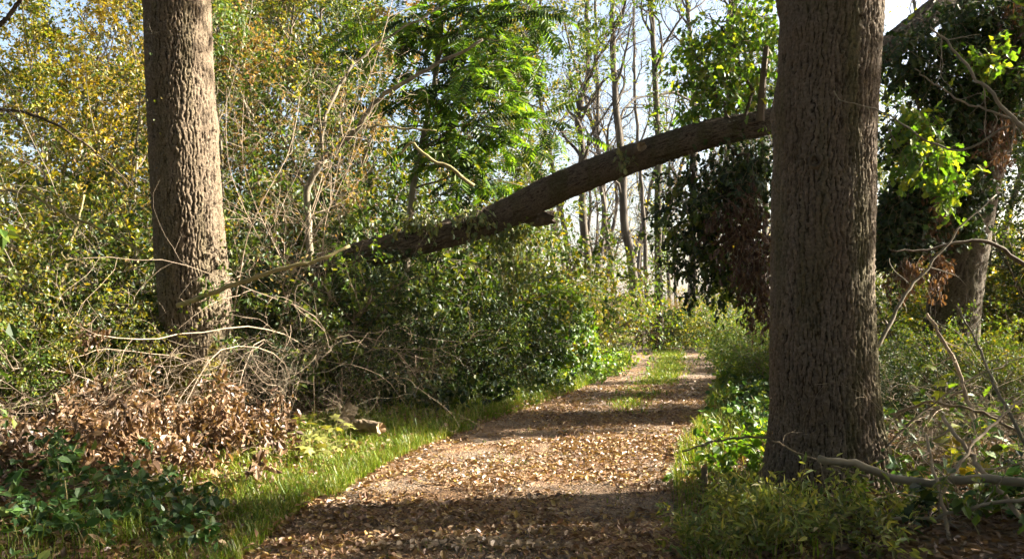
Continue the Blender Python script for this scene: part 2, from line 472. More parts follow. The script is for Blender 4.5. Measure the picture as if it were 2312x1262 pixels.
def gravel_mat():
    m, n, L, out = new_mat('gravel_path')
    tc = n.new('ShaderNodeTexCoord')
    a = n.new('ShaderNodeTexNoise'); a.inputs['Scale'].default_value = 1.1; a.inputs['Detail'].default_value = 7; L.new(tc.outputs['Object'], a.inputs[0])
    v = n.new('ShaderNodeTexVoronoi'); v.inputs['Scale'].default_value = 55; L.new(tc.outputs['Object'], v.inputs[0])
    v2 = n.new('ShaderNodeTexVoronoi'); v2.inputs['Scale'].default_value = 17; L.new(tc.outputs['Object'], v2.inputs[0])
    s1 = n.new('ShaderNodeSeparateColor'); L.new(v.outputs['Color'], s1.inputs[0])
    s2 = n.new('ShaderNodeSeparateColor'); L.new(v2.outputs['Color'], s2.inputs[0])
    r1 = ramp(n, [(.0, (.07, .05, .034)), (.5, (.15, .11, .078)), (1, (.25, .20, .15))]); L.new(s1.outputs[0], r1.inputs[0])
    r2 = ramp(n, [(.1, (.08, .042, .02)), (.6, (.19, .105, .05)), (1, (.26, .16, .08))]); L.new(s2.outputs[0], r2.inputs[0])
    f = ramp(n, [(.38, (0, 0, 0)), (.62, (1, 1, 1))]); L.new(a.outputs[0], f.inputs[0])
    mx = n.new('ShaderNodeMix'); mx.data_type = 'RGBA'; L.new(f.outputs[0], mx.inputs[0])
    L.new(r1.outputs[0], mx.inputs[6]); L.new(r2.outputs[0], mx.inputs[7])
    p = n.new('ShaderNodeBsdfPrincipled'); p.inputs['Roughness'].default_value = .95
    L.new(mx.outputs[2], p.inputs['Base Color'])
    b = n.new('ShaderNodeBump'); b.inputs['Strength'].default_value = .7; b.inputs['Distance'].default_value = .02
    L.new(v.outputs['Distance'], b.inputs['Height']); L.new(b.outputs[0], p.inputs['Normal'])
    L.new(p.outputs[0], out.inputs[0]); return m

ground = obj('ground', make_mesh('ground', np.stack([GX, GY, GZ], -1).reshape(-1, 3), [gq], [soil_mat()], True))
tag(ground, 'brown woodland floor of soil and rotting leaves under the thickets', 'ground', kind='structure')

py_ = np.concatenate([np.arange(-6, 20, .12), np.arange(20, 58, .3)])
pt = np.linspace(0, 1, 34)
el = edge_l(py_) + .10 * fbm(py_ * 1.3, py_ * 0 + 2) - .06
er = edge_r(py_) + .10 * fbm(py_ * 1.3, py_ * 0 + 9) + .06
PX = el[:, None] + (er - el)[:, None] * pt[None]
PY = np.repeat(py_[:, None], 34, 1)
PZ = gz(PX, PY) + .006 - .05 * sstep(.04, 0, np.minimum(pt, 1 - pt))[None]
ix = np.arange(PX.size).reshape(PX.shape)
pq = np.stack([ix[:-1, :-1], ix[:-1, 1:], ix[1:, 1:], ix[1:, :-1]], -1).reshape(-1, 4)
path = obj('path', make_mesh('path', np.stack([PX, PY, PZ], -1).reshape(-1, 3), [pq], [gravel_mat()], True))
tag(path, 'gravel woodland track strewn with brown leaves, curving away beyond the leaning trunk', 'path', kind='structure')

# leaf litter: the 300 nearest leaves singly, the rest as one mass
rng = np.random.RandomState(11)
def litter_points(n, y0, y1, l_over, r_over, pw=1.0):
    y = y0 + (y1 - y0) * rng.rand(n) ** pw
    l = edge_l(y) - l_over; r = edge_r(y) + r_over
    u = rng.rand(n)
    x = l + (r - l) * u
    return x, y
xs, ys = [], []
for n_, a, b, lo, ro, pw in ((44000, 3.6, 9, .9, .6, 1), (30000, 8, 15, .8, .5, 1.2), (4500, 14, 22, .3, .3, 1.6), (300, 22, 42, .3, .3, 1)):
    x, y = litter_points(n_, a, b, lo, ro, pw)
    ed = np.minimum(np.abs(x - edge_l(y)), np.abs(x - edge_r(y)))
    keep = (1.4 * fbm(x * 1.1 + 4, y * 1.1) + .7 * fbm(x * 4, y * 4) + .8 * (rng.rand(len(x)) - .2) + .35 * np.exp(-(ed / .35) ** 2) > -.10)
    xs.append(x[keep]); ys.append(y[keep])
lx = np.concatenate(xs); ly = np.concatenate(ys)
onpath = (lx > edge_l(ly) + .1) & (lx < edge_r(ly) - .1)
near = np.argsort(ly + np.abs(lx - edge_l(ly) * .5 - edge_r(ly) * .5) * .3 + np.where(onpath & (ly > 4.9), 0, 100))[:300]
mask = np.ones(len(lx), bool); mask[near] = False
TPL = [FLAT1, FLAT2, DRY1, DRY2]
acc = Acc()
for k, t in enumerate([FLAT1, DRY1, CURL1, CURL2, CURL1]):
    bigs = (ly < 7) & (np.arange(len(lx)) % 5 < 2) if k < 2 else ~((ly < 7) & (np.arange(len(lx)) % 5 < 2))
    s = mask & bigs & (np.arange(len(lx)) // 5 % (2 if k < 2 else 3) == (k if k < 2 else k - 2))
    n_ = s.sum(); x, y = lx[s], ly[s]
    pos = np.stack([x, y, gz(x, y) + .012 + .012 * rng.rand(n_)], -1)
    d = nrm(np.stack([rng.randn(n_), rng.randn(n_), .25 * rng.randn(n_)], -1))
    up = nrm(np.stack([.5 * rng.randn(n_), .5 * rng.randn(n_), np.ones(n_)], -1))
    place(acc, t, pos, d, up, (.018 + .05 * rng.rand(n_) ** 2.0))
x, y = litter_points(16000, 4.2, 12, .1, .1, 1.2)
for t_ in (CURL1, RHOMB):
    k = rng.rand(len(x)) < .5; m_ = k.sum()
    place(acc, t_, np.stack([x[k], y[k], gz(x[k], y[k]) + .010 + .006 * rng.rand(m_)], -1), nrm(np.stack([rng.randn(m_), rng.randn(m_), .2 * rng.randn(m_)], -1)), nrm(np.stack([.5 * rng.randn(m_), .5 * rng.randn(m_), np.ones(m_)], -1)), .010 + .018 * rng.rand(m_))
lit = obj('leaf_litter', acc.mesh('leaf_litter', [MT['litter']]), path)
tag(lit, 'brown and tan fallen leaves lying over the track', kind='stuff')
lm = []
for k, t in enumerate(TPL + [OAK, MAPLE]):
    lm.append(make_mesh('leaf', t[0] * np.array([1, 1, 1]) - np.array([.5, 0, 0]), t[1], [MT['litter']]))
for k, i in enumerate(near):
    o = obj('leaf', lm[k % 6], path, None, (lx[i], ly[i], gz(lx[i], ly[i]) + .022), (rng.randn() * .15, rng.randn() * .15, rng.rand() * 6.28), .038 + .034 * rng.rand())
acc = Acc()
n_ = 9000
y = 3.6 + 14 * rng.rand(n_) ** 1.3; x = edge_l(y) - .3 - 6 * rng.rand(n_) ** 1.3
y2 = 3.8 + 7 * rng.rand(9000) ** 1.3; x2 = edge_r(y2) + .1 + 3.5 * rng.rand(9000)
x = np.concatenate([x, x2]); y = np.concatenate([y, y2]); n_ = len(x)
for k, t in enumerate((CURL1, CURL2, CURL2)):
    s = np.arange(n_) % 3 == k; m_ = s.sum()
    pos = np.stack([x[s], y[s], gz(x[s], y[s]) + .02 + .02 * rng.rand(m_)], -1)
    place(acc, t, pos, nrm(np.stack([rng.randn(m_), rng.randn(m_), .3 * rng.randn(m_)], -1)), nrm(np.stack([.5 * rng.randn(m_), .5 * rng.randn(m_), np.ones(m_)], -1)), .04 + .05 * rng.rand(m_))
tag(obj('leaf_litter', acc.mesh('floor_litter', [MT['brown']]), ground), 'dry brown leaves over the woodland floor beside the track', kind='stuff')

# ------------------------------------------------------------------ grass (uncountable)
def blades(x, y, h, w, lean, acc):
    n = len(x); base = np.stack([x, y, gz(x, y) - .01], -1)
    a = rng.rand(n) * 6.283; dirv = np.stack([np.cos(a), np.sin(a), 0 * a], -1)
    side = np.stack([-np.sin(a), np.cos(a), 0 * a], -1) * (w * .5)[:, None]
    b = (lean * (.3 + rng.rand(n)))[:, None]
    up = np.array([0, 0, 1.0]); hh = h[:, None]
    p1 = base + hh * (.5 * up + .12 * b * dirv)
    p2 = base + hh * (.88 * up - .1 * b * up + .5 * b * dirv)
    p3 = base + hh * ((1.0 - .35 * b) * up + 1.0 * b * dirv)
    V = np.stack([base - side, base + side, p1 - side * .9, p1 + side * .9, p2 - side * .6, p2 + side * .6, p3], 1)
    o = (np.arange(n) * 7)[:, None, None]
    acc.add(V, (np.array([(0, 1, 3, 2), (2, 3, 5, 4)])[None] + o).reshape(-1, 4), (np.array([(4, 5, 6)])[None] + o).reshape(-1, 3))
acc = Acc()
def verge(n, y0, y1, off0, off1, side, hmin, hmax, pw=1.3, thr=-.25):
    y = y0 + (y1 - y0) * rng.rand(n); u = rng.rand(n) ** pw
    x = edge_l(y) - off0 - (off1 - off0) * u if side < 0 else edge_r(y) + off0 + (off1 - off0) * u
    k = fbm(x * 2.1 + 8, y * 2.1) + .4 * rng.randn(n) > thr
    x, y = x[k], y[k]; n = len(x)
    h = (hmin + (hmax - hmin) * rng.rand(n)) * (1 + .4 * fbm(x * 3, y * 3))
    blades(x, y, h, .0032 + .003 * rng.rand(n) + .00016 * y, .55 + .5 * rng.rand(n), acc)
verge(9000, 4.0, 6.4, -.1, 1.1, -1, .04, .2)
verge(22000, 6.2, 9.8, -.25, 1.35, -1, .04, .21)
verge(16000, 9, 17, -.1, 1.3, -1, .08, .28)
verge(6000, 17, 36, -.1, 1.6, -1, .12, .34)
verge(6000, 4.4, 9, -.1, .9, 1, .06, .2, 1.3, 0)
verge(9000, 9, 18, -.05, 1.2, 1, .06, .24)
verge(6000, 18, 40, -.1, 1.8, 1, .1, .3)
# the strip between the wheel tracks
n_ = 19000
y = 11 + 27 * rng.rand(n_) ** 1.0
u = .5 + .085 * rng.randn(n_)
x = edge_l(y) + (edge_r(y) - edge_l(y)) * u
k = fbm(x * 1.1 + 3, y * .9) + .3 * rng.randn(n_) > .40 - .75 * sstep(12, 19, y)
blades(x[k], y[k], (.04 + .08 * rng.rand(k.sum())), .012 + .008 * rng.rand(k.sum()), .6 + .5 * rng.rand(k.sum()), acc)
n_ = 5000
y = 4.4 + 9 * rng.rand(n_); x = edge_l(y) + (edge_r(y) - edge_l(y)) * rng.rand(n_)
k = fbm(x * 1.6 + 13, y * 1.6) > .42
blades(x[k], y[k], .02 + .05 * rng.rand(k.sum()), .006 + .004 * rng.rand(k.sum()), .6 + .5 * rng.rand(k.sum()), acc)
n_ = 2500
y = 4.3 + 9 * rng.rand(n_); x = edge_l(y) + .15 - 1.6 * rng.rand(n_)
la = Acc()
for t_ in (CURL1, CURL2):
    k = rng.rand(n_) < .5; m_ = k.sum()
    place(la, t_, np.stack([x[k], y[k], gz(x[k], y[k]) + .03 + .07 * rng.rand(m_)], -1), nrm(np.stack([rng.randn(m_), rng.randn(m_), .4 * rng.randn(m_)], -1)), nrm(np.stack([.5 * rng.randn(m_), .5 * rng.randn(m_), np.ones(m_)], -1)), .04 + .045 * rng.rand(m_))
tag(obj('leaf_litter', la.mesh('grass_litter', [MT['litter']]), ground), 'fallen leaves caught in the grass of the left verge', kind='stuff')
tag(obj('grass', acc.mesh('grass', [MT['grass']])), 'green grass along both verges and between the wheel tracks', 'grass', kind='stuff')

# ------------------------------------------------------------------ trunks with modelled bark
def voro(u, v, nu):
    """distance to the nearest two feature points; cells wrap round after nu"""
    iu = np.floor(u).astype(int); iv = np.floor(v).astype(int)
    f1 = np.full(u.shape, 9.); f2 = np.full(u.shape, 9.)
    x1 = u * 0; y1 = u * 0; x2 = u * 0; y2 = u * 0
    for a in (-1, 0, 1):
        for b in (-1, 0, 1):
            cu = (iu + a); cv = iv + b; w = cu % nu
            px = cu + .5 + .42 * _h(w, cv, cv * 0 + 3); py = cv + .5 + .45 * _h(w, cv, cv * 0 + 11)
            d = np.hypot(u - px, v - py)
            c1 = d < f1; c2 = (~c1) & (d < f2)
            x2 = np.where(c1, x1, np.where(c2, px, x2)); y2 = np.where(c1, y1, np.where(c2, py, y2))
            x1 = np.where(c1, px, x1); y1 = np.where(c1, py, y1)
            f2 = np.where(c1, f1, np.minimum(f2, d)); f1 = np.minimum(f1, d)
    dx = np.abs(x1 - x2); dy = np.abs(y1 - y2)
    return f1, f2, dx / (dx + dy + 1e-6)      # last: 1 on an upright joint, 0 on a level one

def bark_trunk(pts, rad, nth, nv, nu, cell, depth, seed=0, flare=None, fine_to=None):
    pts = np.asarray(pts, float); rad = np.asarray(rad, float)
    s = np.concatenate([[0], np.cumsum(np.linalg.norm(np.diff(pts, axis=0), axis=1))])
    t = np.linspace(0, s[-1], nv)
    if fine_to is not None:
        t = np.concatenate([np.linspace(0, fine_to, nv - 40), np.linspace(fine_to, s[-1], 41)[1:]])
    # smooth resample
    q = np.stack([np.interp(t, s, pts[:, k]) for k in range(3)], -1); r = np.interp(t, s, rad)
    tu = np.linspace(0, s[-1], 400); k = max(3, 400 // (len(pts) * 2)) | 1
    qu = np.stack([np.interp(tu, s, pts[:, j]) for j in range(3)], -1); ru = np.interp(tu, s, rad)
    for _ in range(2):
        qu = np.stack([np.convolve(np.pad(qu[:, j], k // 2, 'reflect', reflect_type='odd'), np.ones(k) / k, 'valid') for j in range(3)], -1)
        ru = np.convolve(np.pad(ru, k // 2, 'edge'), np.ones(k) / k, 'valid')
    q = np.stack([np.interp(t, tu, qu[:, j]) for j in range(3)], -1); r = np.interp(t, tu, ru)
    T = nrm(np.gradient(q, axis=0))
    ref = np.array([0, 1.0, 0])
    U = nrm(np.cross(T, ref)); W = np.cross(T, U)
    th = np.arange(nth) / nth
    TH, S = np.meshgrid(th, t)
    ang = TH * 2 * np.pi
    ca, sa = np.cos(ang), np.sin(ang)
    wx = ca * 1.2 + seed; wy = sa * 1.2
    warp = 1.5 * fbm(wx * 1.5, wy * 1.5 + 7, S * 2.5) + .9 * fbm(wx * 6, wy * 6, S * 9) + .35 * fbm(wx * 14, wy * 14, S * 26)
    f1, f2, up = voro(TH * nu + warp, S / cell + 1.3 * fbm(wx * 9, wy * 9 + 31, S * 2) + seed * 3, nu)
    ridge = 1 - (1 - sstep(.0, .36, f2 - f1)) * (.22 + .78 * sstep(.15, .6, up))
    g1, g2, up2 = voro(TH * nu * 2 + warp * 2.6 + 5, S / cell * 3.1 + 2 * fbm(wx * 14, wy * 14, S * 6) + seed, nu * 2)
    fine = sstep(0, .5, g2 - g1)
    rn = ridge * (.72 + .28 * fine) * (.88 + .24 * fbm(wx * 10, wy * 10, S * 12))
    R = r[:, None] * (1 + .035 * fbm(wx * 1.2, wy * 1.2, S * 1.2))
    if flare is not None:
        h, amt, lobes, ph = flare
        fl = np.exp(-t / h)[:, None]
        R = R * (1 + amt * fl * (1 + .5 * np.cos(lobes * ang + ph) + .25 * np.cos(2 * ang + 1)))
    kr = np.random.RandomState(int(seed * 10))
    for _ in range(9):
        kt, ks, kw, ka = kr.rand(), kr.rand() * min(t[-1], 6), .08 + .14 * kr.rand(), .012 + .03 * kr.rand()
        dt_ = np.minimum(np.abs(TH - kt), 1 - np.abs(TH - kt)) * 2 * np.pi * r.mean()
        R = R + ka * np.exp(-(dt_ ** 2 + (S - ks) ** 2) / kw ** 2)
    R = R * (1 + .012 * fbm(S * 1.7 + seed, S * 0 + 3))
    R = R + depth * (rn - .6) + depth * .25 * fbm(TH * nu * 1.5, S * 30)
    V = q[:, None] + R[..., None] * (ca[..., None] * U[:, None] + sa[..., None] * W[:, None])
    ix = np.arange(nth * nv).reshape(nv, nth); nx = np.roll(ix, -1, 1)
    quads = np.stack([ix[:-1], nx[:-1], nx[1:], ix[1:]], -1).reshape(-1, 4)
    return V.reshape(-1, 3), quads, rn.ravel(), q, r

def trunk_obj(name, parent, pts, rad, nth, nv, nu, cell, depth, mat, seed, flare=None, fine_to=None):
    v, qd, rn, q, r = bark_trunk(pts, rad, nth, nv, nu, cell, depth, seed, flare, fine_to)
    n0 = len(v)
    c = np.stack([q[0], q[-1]])
    v = np.concatenate([v, c])
    last = n0 - nth + np.arange(nth)
    tri = np.stack([np.full(nth, n0 + 1), last, np.roll(last, -1)], -1)
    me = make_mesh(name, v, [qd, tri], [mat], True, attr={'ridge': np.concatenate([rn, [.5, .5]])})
    return obj(name, me, parent), q, r

def crown_mesh(seed, n1, n2, n3, per, tpl, size, L=(2.6, 1.3, .7), wander=.16, up=(0, 0, .05)):
    """limbs + twigs + leaves of a broad crown, rooted at the origin and growing up 6 m or so"""
    rng = np.random.RandomState(seed)
    st = np.stack([.3 * rng.randn(n1), .3 * rng.randn(n1), 3.6 * rng.rand(n1)], -1)
    a = rng.rand(n1) * 6.28
    d = np.stack([np.cos(a), np.sin(a), .35 + .5 * rng.rand(n1)], -1)
    P1 = walk(rng, st, d, L[0] * (.7 + .6 * rng.rand(n1)), 7, wander, up); R1 = taper(n1, 7, .06, .25)
    p, d, r, t, i = spread(rng, P1, R1, n2, .25, 1, 30, 70)
    P2 = walk(rng, p, d, L[1] * (.6 + .8 * rng.rand(len(p))), 6, wander, up); R2 = taper(len(p), 6, r * .6, .25)
    p, d, r, t, i = spread(rng, P2, R2, n3, .2, 1, 30, 75)
    P3 = walk(rng, p, d, L[2] * (.5 + rng.rand(len(p))), 5, wander, up); R3 = taper(len(p), 5, np.minimum(r * .6, .008), .3)
    wood = Acc(); wood.add(*tubes(P1, R1, 6)); wood.add(*tubes(P2, R2, 4)); wood.add(*tubes(P3, R3, 3))
    leaf = Acc(); leafy(rng, leaf, tpl, P3, per, size)
    return wood, leaf

# left oak: in the sun, mossy foot
lo = at(462, 930, 9.5); lo[2] = gz(lo[0], lo[1])
oak1 = empty('oak_tree', lo)
tag(oak1, 'tall oak with sunlit tan furrowed bark and a mossy foot among dry brambles', 'tree')
lp = [(.0, 0, -.25), (-.02, 0, .1)] + [tuple(at(x, y, 9.5) - lo) for x, y in ((452, 800), (437, 640), (421, 430), (407, 200), (400, 0))] + [(-.5, .0, 7.5), (-.6, .1, 10.5)]
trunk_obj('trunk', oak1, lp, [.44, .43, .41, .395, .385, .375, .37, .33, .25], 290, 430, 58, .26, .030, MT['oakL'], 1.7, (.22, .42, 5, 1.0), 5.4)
# right oak: in the shade
ro = at(1866, 1108, 6.3); ro[2] = gz(ro[0], ro[1])
oak2 = empty('oak_tree', ro)
tag(oak2, 'thick oak with dark grey deeply furrowed bark close beside the track', 'tree')
rp = [(0, 0, -.25), (0, 0, .1)] + [tuple(at(x, y, 6.3) - ro) for x, y in ((1862, 950), (1856, 750), (1854, 600), (1862, 300), (1880, 0))] + [(.10, 0, 6.5), (.1, .1, 9.5)]
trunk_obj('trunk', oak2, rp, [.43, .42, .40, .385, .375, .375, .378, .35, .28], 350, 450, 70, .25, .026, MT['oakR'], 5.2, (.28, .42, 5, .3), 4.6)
# knot hole on the right oak
kh = at(1804, 382, 6.3) - ro
def knot(c, r, nrm_):
    a = np.arange(14) / 14 * 2 * np.pi; nrm_ = nrm(np.array(nrm_, float)); u = nrm(np.cross(nrm_, (0, 0, 1.0))); w = np.cross(u, nrm_)
    rings = []
    for rr, dd in ((1.5, .0), (1.25, .022), (1.0, .026), (.8, .005), (.5, -.03)):
        jit = 1 + .12 * np.sin(3 * a + rr * 4)
        rings.append(c + (rr * r * jit)[:, None] * (np.cos(a)[:, None] * u + 1.1 * np.sin(a)[:, None] * w) + dd * nrm_)
    v = np.concatenate(rings); ix = np.arange(70).reshape(5, 14); nx = np.roll(ix, -1, 1)
    return v, np.stack([ix[:-1], nx[:-1], nx[1:], ix[1:]], -1).reshape(-1, 4), ix[-1][None]
acc = Acc(); nn = np.array([-.35, -.93, 0]); acc.add(*knot(np.array([kh[0] + .0, -.335, kh[2]]), .035, nn))
obj('knot_hole', acc.mesh('knot_hole', [MT['dark_twig']], True), oak2)

wo, le = crown_mesh(21, 16, 10, 8, 12, RHOMB, .17, (5.2, 2.2, 1.0), .14)
oakcrown_w = wo.mesh('oak_limbs', [MT['twig']], True); oakcrown_l = le.mesh('oak_crown', [MT['lime']])
for o_, z_, rz, sc_ in ((oak1, 8.2, .3, 1.15), (oak2, 7.6, 2.0, 1.25), (oak1, 8.6, 3.3, 1.0), (oak2, 8.4, 4.9, 1.35)):  # unseen crowns, enlarged and doubled to hold back the skylight
    c = obj('crown', oakcrown_l, o_, None, (-.4, 0, z_), (0, 0, rz), sc_); obj('limb', oakcrown_w, c)

# ------------------------------------------------------------------ fallen oak leaning across the track
fa = [(2230, -70, 13.2, .20), (2020, 100, 12.4, .20), (1890, 200, 11.8, .185), (1750, 275, 11.2, .17), (1600, 301, 11.2, .19), (1430, 357, 11.5, .20), (1300, 405, 11.8, .215), (1215, 446, 12, .225), (1130, 492, 11.9, .215), (1000, 532, 11.7, .20), (870, 563, 11.6, .19), (700, 605, 11.7, .17), (540, 650, 12.2, .12), (380, 700, 13.0, .10)]
fp = np.array([at(x, y, d) for x, y, d, r in fa])
fo = fp[-1].copy(); fo[2] = gz(fo[0], fo[1])
fall = empty('fallen_tree', fo)
tag(fall, 'dark fallen oak trunk leaning across the whole track at head height and above', 'fallen tree')
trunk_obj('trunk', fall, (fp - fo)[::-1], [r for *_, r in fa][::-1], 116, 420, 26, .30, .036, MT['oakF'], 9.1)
def stub(name, pts, rads, parent, org, mat, seed=0, sides=12, jag=.06, endmat=None):
    """a broken limb with a splintered end"""
    rg = np.random.RandomState(seed); pts = np.asarray(pts, float) - org; n = 10
    s = np.linspace(0, 1, len(pts)); t = np.linspace(0, 1, n)
    P = np.stack([np.interp(t, s, pts[:, k]) for k in range(3)], -1); R = np.interp(t, s, rads) * (1 + .06 * rg.randn(n))
    v, q = tubes(P, R, sides); v = v.reshape(n, sides, 3)
    ax = nrm(P[-1] - P[-2]); v[-1] += ax * (jag * rg.rand(sides) ** 1.5)[:, None]
    v[1:-1] += rg.randn(n - 2, sides, 3) * R[1:-1, None, None] * .06
    vv = np.concatenate([v.reshape(-1, 3), (P[-1] - ax * .02)[None]])
    last = (n - 1) * sides + np.arange(sides)
    tri = np.stack([last, np.roll(last, -1), np.full(sides, n * sides)], -1)
    me = make_mesh(name, vv, [q, tri], [mat, endmat or mat], False, midx=[0] * len(q) + [1] * len(tri))
    return obj(name, me, parent)
stub('broken_limb', [at(1716, 275, 10.95), at(1722, 190, 10.9), at(1730, 112, 10.9)], [.06, .05, .04], fall, fo, MT['dark_twig'], 1, 10, .08, MT['cut'])
stub('broken_limb', [at(1412, 345, 11.42), at(1436, 336, 11.2), at(1446, 332, 11.05)], [.10, .085, .07], fall, fo, MT['dark_twig'], 2, 12, .09, MT['twig'])
stub('broken_limb', [at(1170, 478, 12.2), at(1215, 496, 12.1), at(1246, 492, 12.05)], [.16, .12, .10], fall, fo, MT['oakF'] and MT['dark_twig'], 3, 12, .12, MT['dark_twig'])

# ------------------------------------------------------------------ plant kits (shared meshes)
def shrub_kit(seed, stems=9, H=2.3, sp=.55, n2=8, n3=5, per=7, tpl=OVATE, size=.075, arch=-.05, wander=.10, r0=.016, per_stem_jit=.12):
    rng = np.random.RandomState(seed)
    st = np.stack([rng.randn(stems) * per_stem_jit, rng.randn(stems) * per_stem_jit, np.full(stems, -.06)], -1)
    a = rng.rand(stems) * 6.28; l = sp * (.3 + rng.rand(stems))
    d = np.stack([np.cos(a) * l, np.sin(a) * l, np.ones(stems)], -1)
    P1 = walk(rng, st, d, H * (.65 + .5 * rng.rand(stems)), 10, wander, (0, 0, arch)); R1 = taper(stems, 10, r0 * (.7 + .6 * rng.rand(stems)), .25)
    p, d, r, t, i = spread(rng, P1, R1, n2, .12, 1, 30, 75)
    P2 = walk(rng, p, d, H * .33 * (.5 + .9 * rng.rand(len(p))), 6, wander * 1.3, (0, 0, arch * .6)); R2 = taper(len(p), 6, r * .6, .3)
    p, d, r, t, i = spread(rng, P2, R2, n3, .15, 1, 30, 75)
    P3 = walk(rng, p, d, H * .13 * (.5 + rng.rand(len(p))), 4, wander * 1.5, (0, 0, -.04)); R3 = taper(len(p), 4, np.minimum(r * .6, .004), .4)
    wood = Acc(); wood.add(*tubes(P1, R1, 5)); wood.add(*tubes(P2, R2, 3)); wood.add(*tubes(P3, R3, 3))
    leaf = Acc()
    if per: leafy(rng, leaf, tpl, np.concatenate([P3]), per, size, .03)
    return wood.mesh('shrub_stems', [MT['twig']]), (leaf.mesh('shrub_foliage', [MT['green']]) if per else None)

def sapling_kit(seed, H=7.5, n1=26, n2=7, per=7, tpl=OVATE, size=.085, r0=.035, b0=.25, blen=1.5, wander=.07):
    rng = np.random.RandomState(seed)
    P0 = walk(rng, [[0, 0, -.1]], [[.06 * rng.randn(), .06 * rng.randn(), 1]], H, 18, .05, (0, 0, .03)); R0 = taper(1, 18, r0, .2)
    p, d, r, t, i = spread(rng, P0, R0, n1, b0, 1, 35, 70)
    P1 = walk(rng, p, d, blen * (1.15 - .7 * t) * (.6 + .7 * rng.rand(len(p))), 7, wander * 1.6, (0, 0, .05)); R1 = taper(len(p), 7, r * .5, .25)
    p, d, r, t, i = spread(rng, P1, R1, n2, .2, 1, 30, 75)
    P2 = walk(rng, p, d, blen * .38 * (.4 + rng.rand(len(p))), 5, wander * 2, (0, 0, -.02)); R2 = taper(len(p), 5, np.minimum(r * .6, .006), .4)
    st = Acc(); st.add(*tubes(P0, R0, 7))
    br = Acc(); br.add(*tubes(P1, R1, 4)); br.add(*tubes(P2, R2, 3))
    lf = Acc(); leafy(rng, lf, tpl, np.concatenate([P2]), per, size, .03)
    return st.mesh('sapling_stem', [MT['smooth']], True), br.mesh('sapling_twigs', [MT['twig']]), lf.mesh('sapling_crown', [MT['green']])

SHRUB = [shrub_kit(30 + k, 9 + k, 2.2 + .15 * k, n2=10, n3=6, per=9, size=.07) for k in range(4)]
SHRUBF = [shrub_kit(40 + k, 9, 2.4, .6, 10, 6, 8, RHOMB, .085) for k in range(2)]
THIN = [shrub_kit(50 + k, 7, 2.6, .4, 6, 4, 2, OVATE, .07, -.02, .12, .013) for k in range(3)]
SAP = [sapling_kit(60 + k, 7.4 + .7 * k, 38, 9, 15, size=.08, b0=.15) for k in range(4)]
SAPF = [sapling_kit(70 + k, 10.5, 44, 9, 15, RHOMB, .11, .06, .12, 2.3) for k in range(3)]

def put(name, x, y, rz, s, parts, sink=0.0, z=None):
    """an Empty at the foot of a plant with its parts: (part name, mesh, material[, parent part])"""
    zz = gz(x, y) if z is None else z
    o = empty(name, (x, y, float(zz) - sink), rz, s)
    made = {}
    for pn, me, mat in parts:
        if me is None: continue
        c = obj(pn, me, o, mat); made[pn] = c
    return o

R_ = np.random.RandomState(5)
def shrub_at(px, d, s, kit, leafm, key, desc, group, woodm=None, name='shrub', cat='shrub', sz=None):
    x = (px - 1156) / F * d
    o = put(name, x, d, R_.rand() * 6.28, s if sz is None else (s, s, sz), [('stem', kit[0], woodm), ('foliage', kit[1], leafm)])
    return row(o, key, desc, cat, group)
def sap_at(px, d, s, kit, leafm, key, desc, group, stemm=None, name='sapling', cat='sapling', lean=(0, 0)):
    x = (px - 1156) / F * d
    o = put(name, x, d, R_.rand() * 6.28, s, [('trunk', kit[0], stemm), ('twigs', kit[1], None), ('crown', kit[2], leafm)])
    o.rotation_euler[0] = lean[0]; o.rotation_euler[1] = lean[1]
    return row(o, key, desc, cat, group)

# ---- thicket on the left
for px, d, s, m in ((-40, 9.0, .8, 'lime'), (60, 9.4, .8, 'lime'), (150, 8.6, .62, 'lime'), (190, 8.9, .62, 'green'), (255, 9.0, .5, 'lime'), (40, 8.2, .6, 'green'), (210, 10.4, 1.0, 'green'), (100, 10.8, 1.1, 'lime')):
    shrub_at(px, d, s, SHRUB[R_.randint(4)], MT[m], 'a', 'leafy yellow-green shrub crowding in left of the sunlit oak', 'shrubs left of the sunlit oak')
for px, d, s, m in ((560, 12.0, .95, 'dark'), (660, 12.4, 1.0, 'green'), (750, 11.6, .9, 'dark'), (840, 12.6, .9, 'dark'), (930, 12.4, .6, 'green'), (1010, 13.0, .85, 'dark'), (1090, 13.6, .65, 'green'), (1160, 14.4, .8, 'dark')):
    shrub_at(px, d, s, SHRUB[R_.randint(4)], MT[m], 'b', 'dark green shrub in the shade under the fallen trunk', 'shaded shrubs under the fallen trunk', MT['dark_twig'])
for px, d, s, m in ((600, 14.5, 1.5, 'green'), (720, 15, 1.5, 'dark'), (830, 15, 1.6, 'green'), (930, 15.5, 1.6, 'green'), (1030, 16, 1.6, 'green'), (1120, 16.5, 1.5, 'lime'), (20, 13, 1.5, 'lime'), (140, 13.6, 1.6, 'green'), (250, 14, 1.5, 'green'), (340, 14.5, 1.6, 'green')):
    shrub_at(px, d, s, SHRUB[R_.randint(4)], MT[m], 'c', 'tall green shrub filling the thicket behind the first bushes', 'tall shrubs in the left thicket')
for px, d, s, m in ((560, 10.9, .95, 'green'), (640, 11.0, 1.0, 'dark'), (715, 11.1, 1.05, 'green'), (790, 11.2, .95, 'dark'), (600, 9.9, .55, 'dark'), (690, 10.1, .6, 'green'), (760, 10.3, .55, 'dark'), (575, 10.3, .6, 'green')):
    shrub_at(px, d, s, SHRUB[R_.randint(4)], MT[m], 'ca', 'leafy green shrub behind the dry brambles', 'shrubs behind the dry brambles')
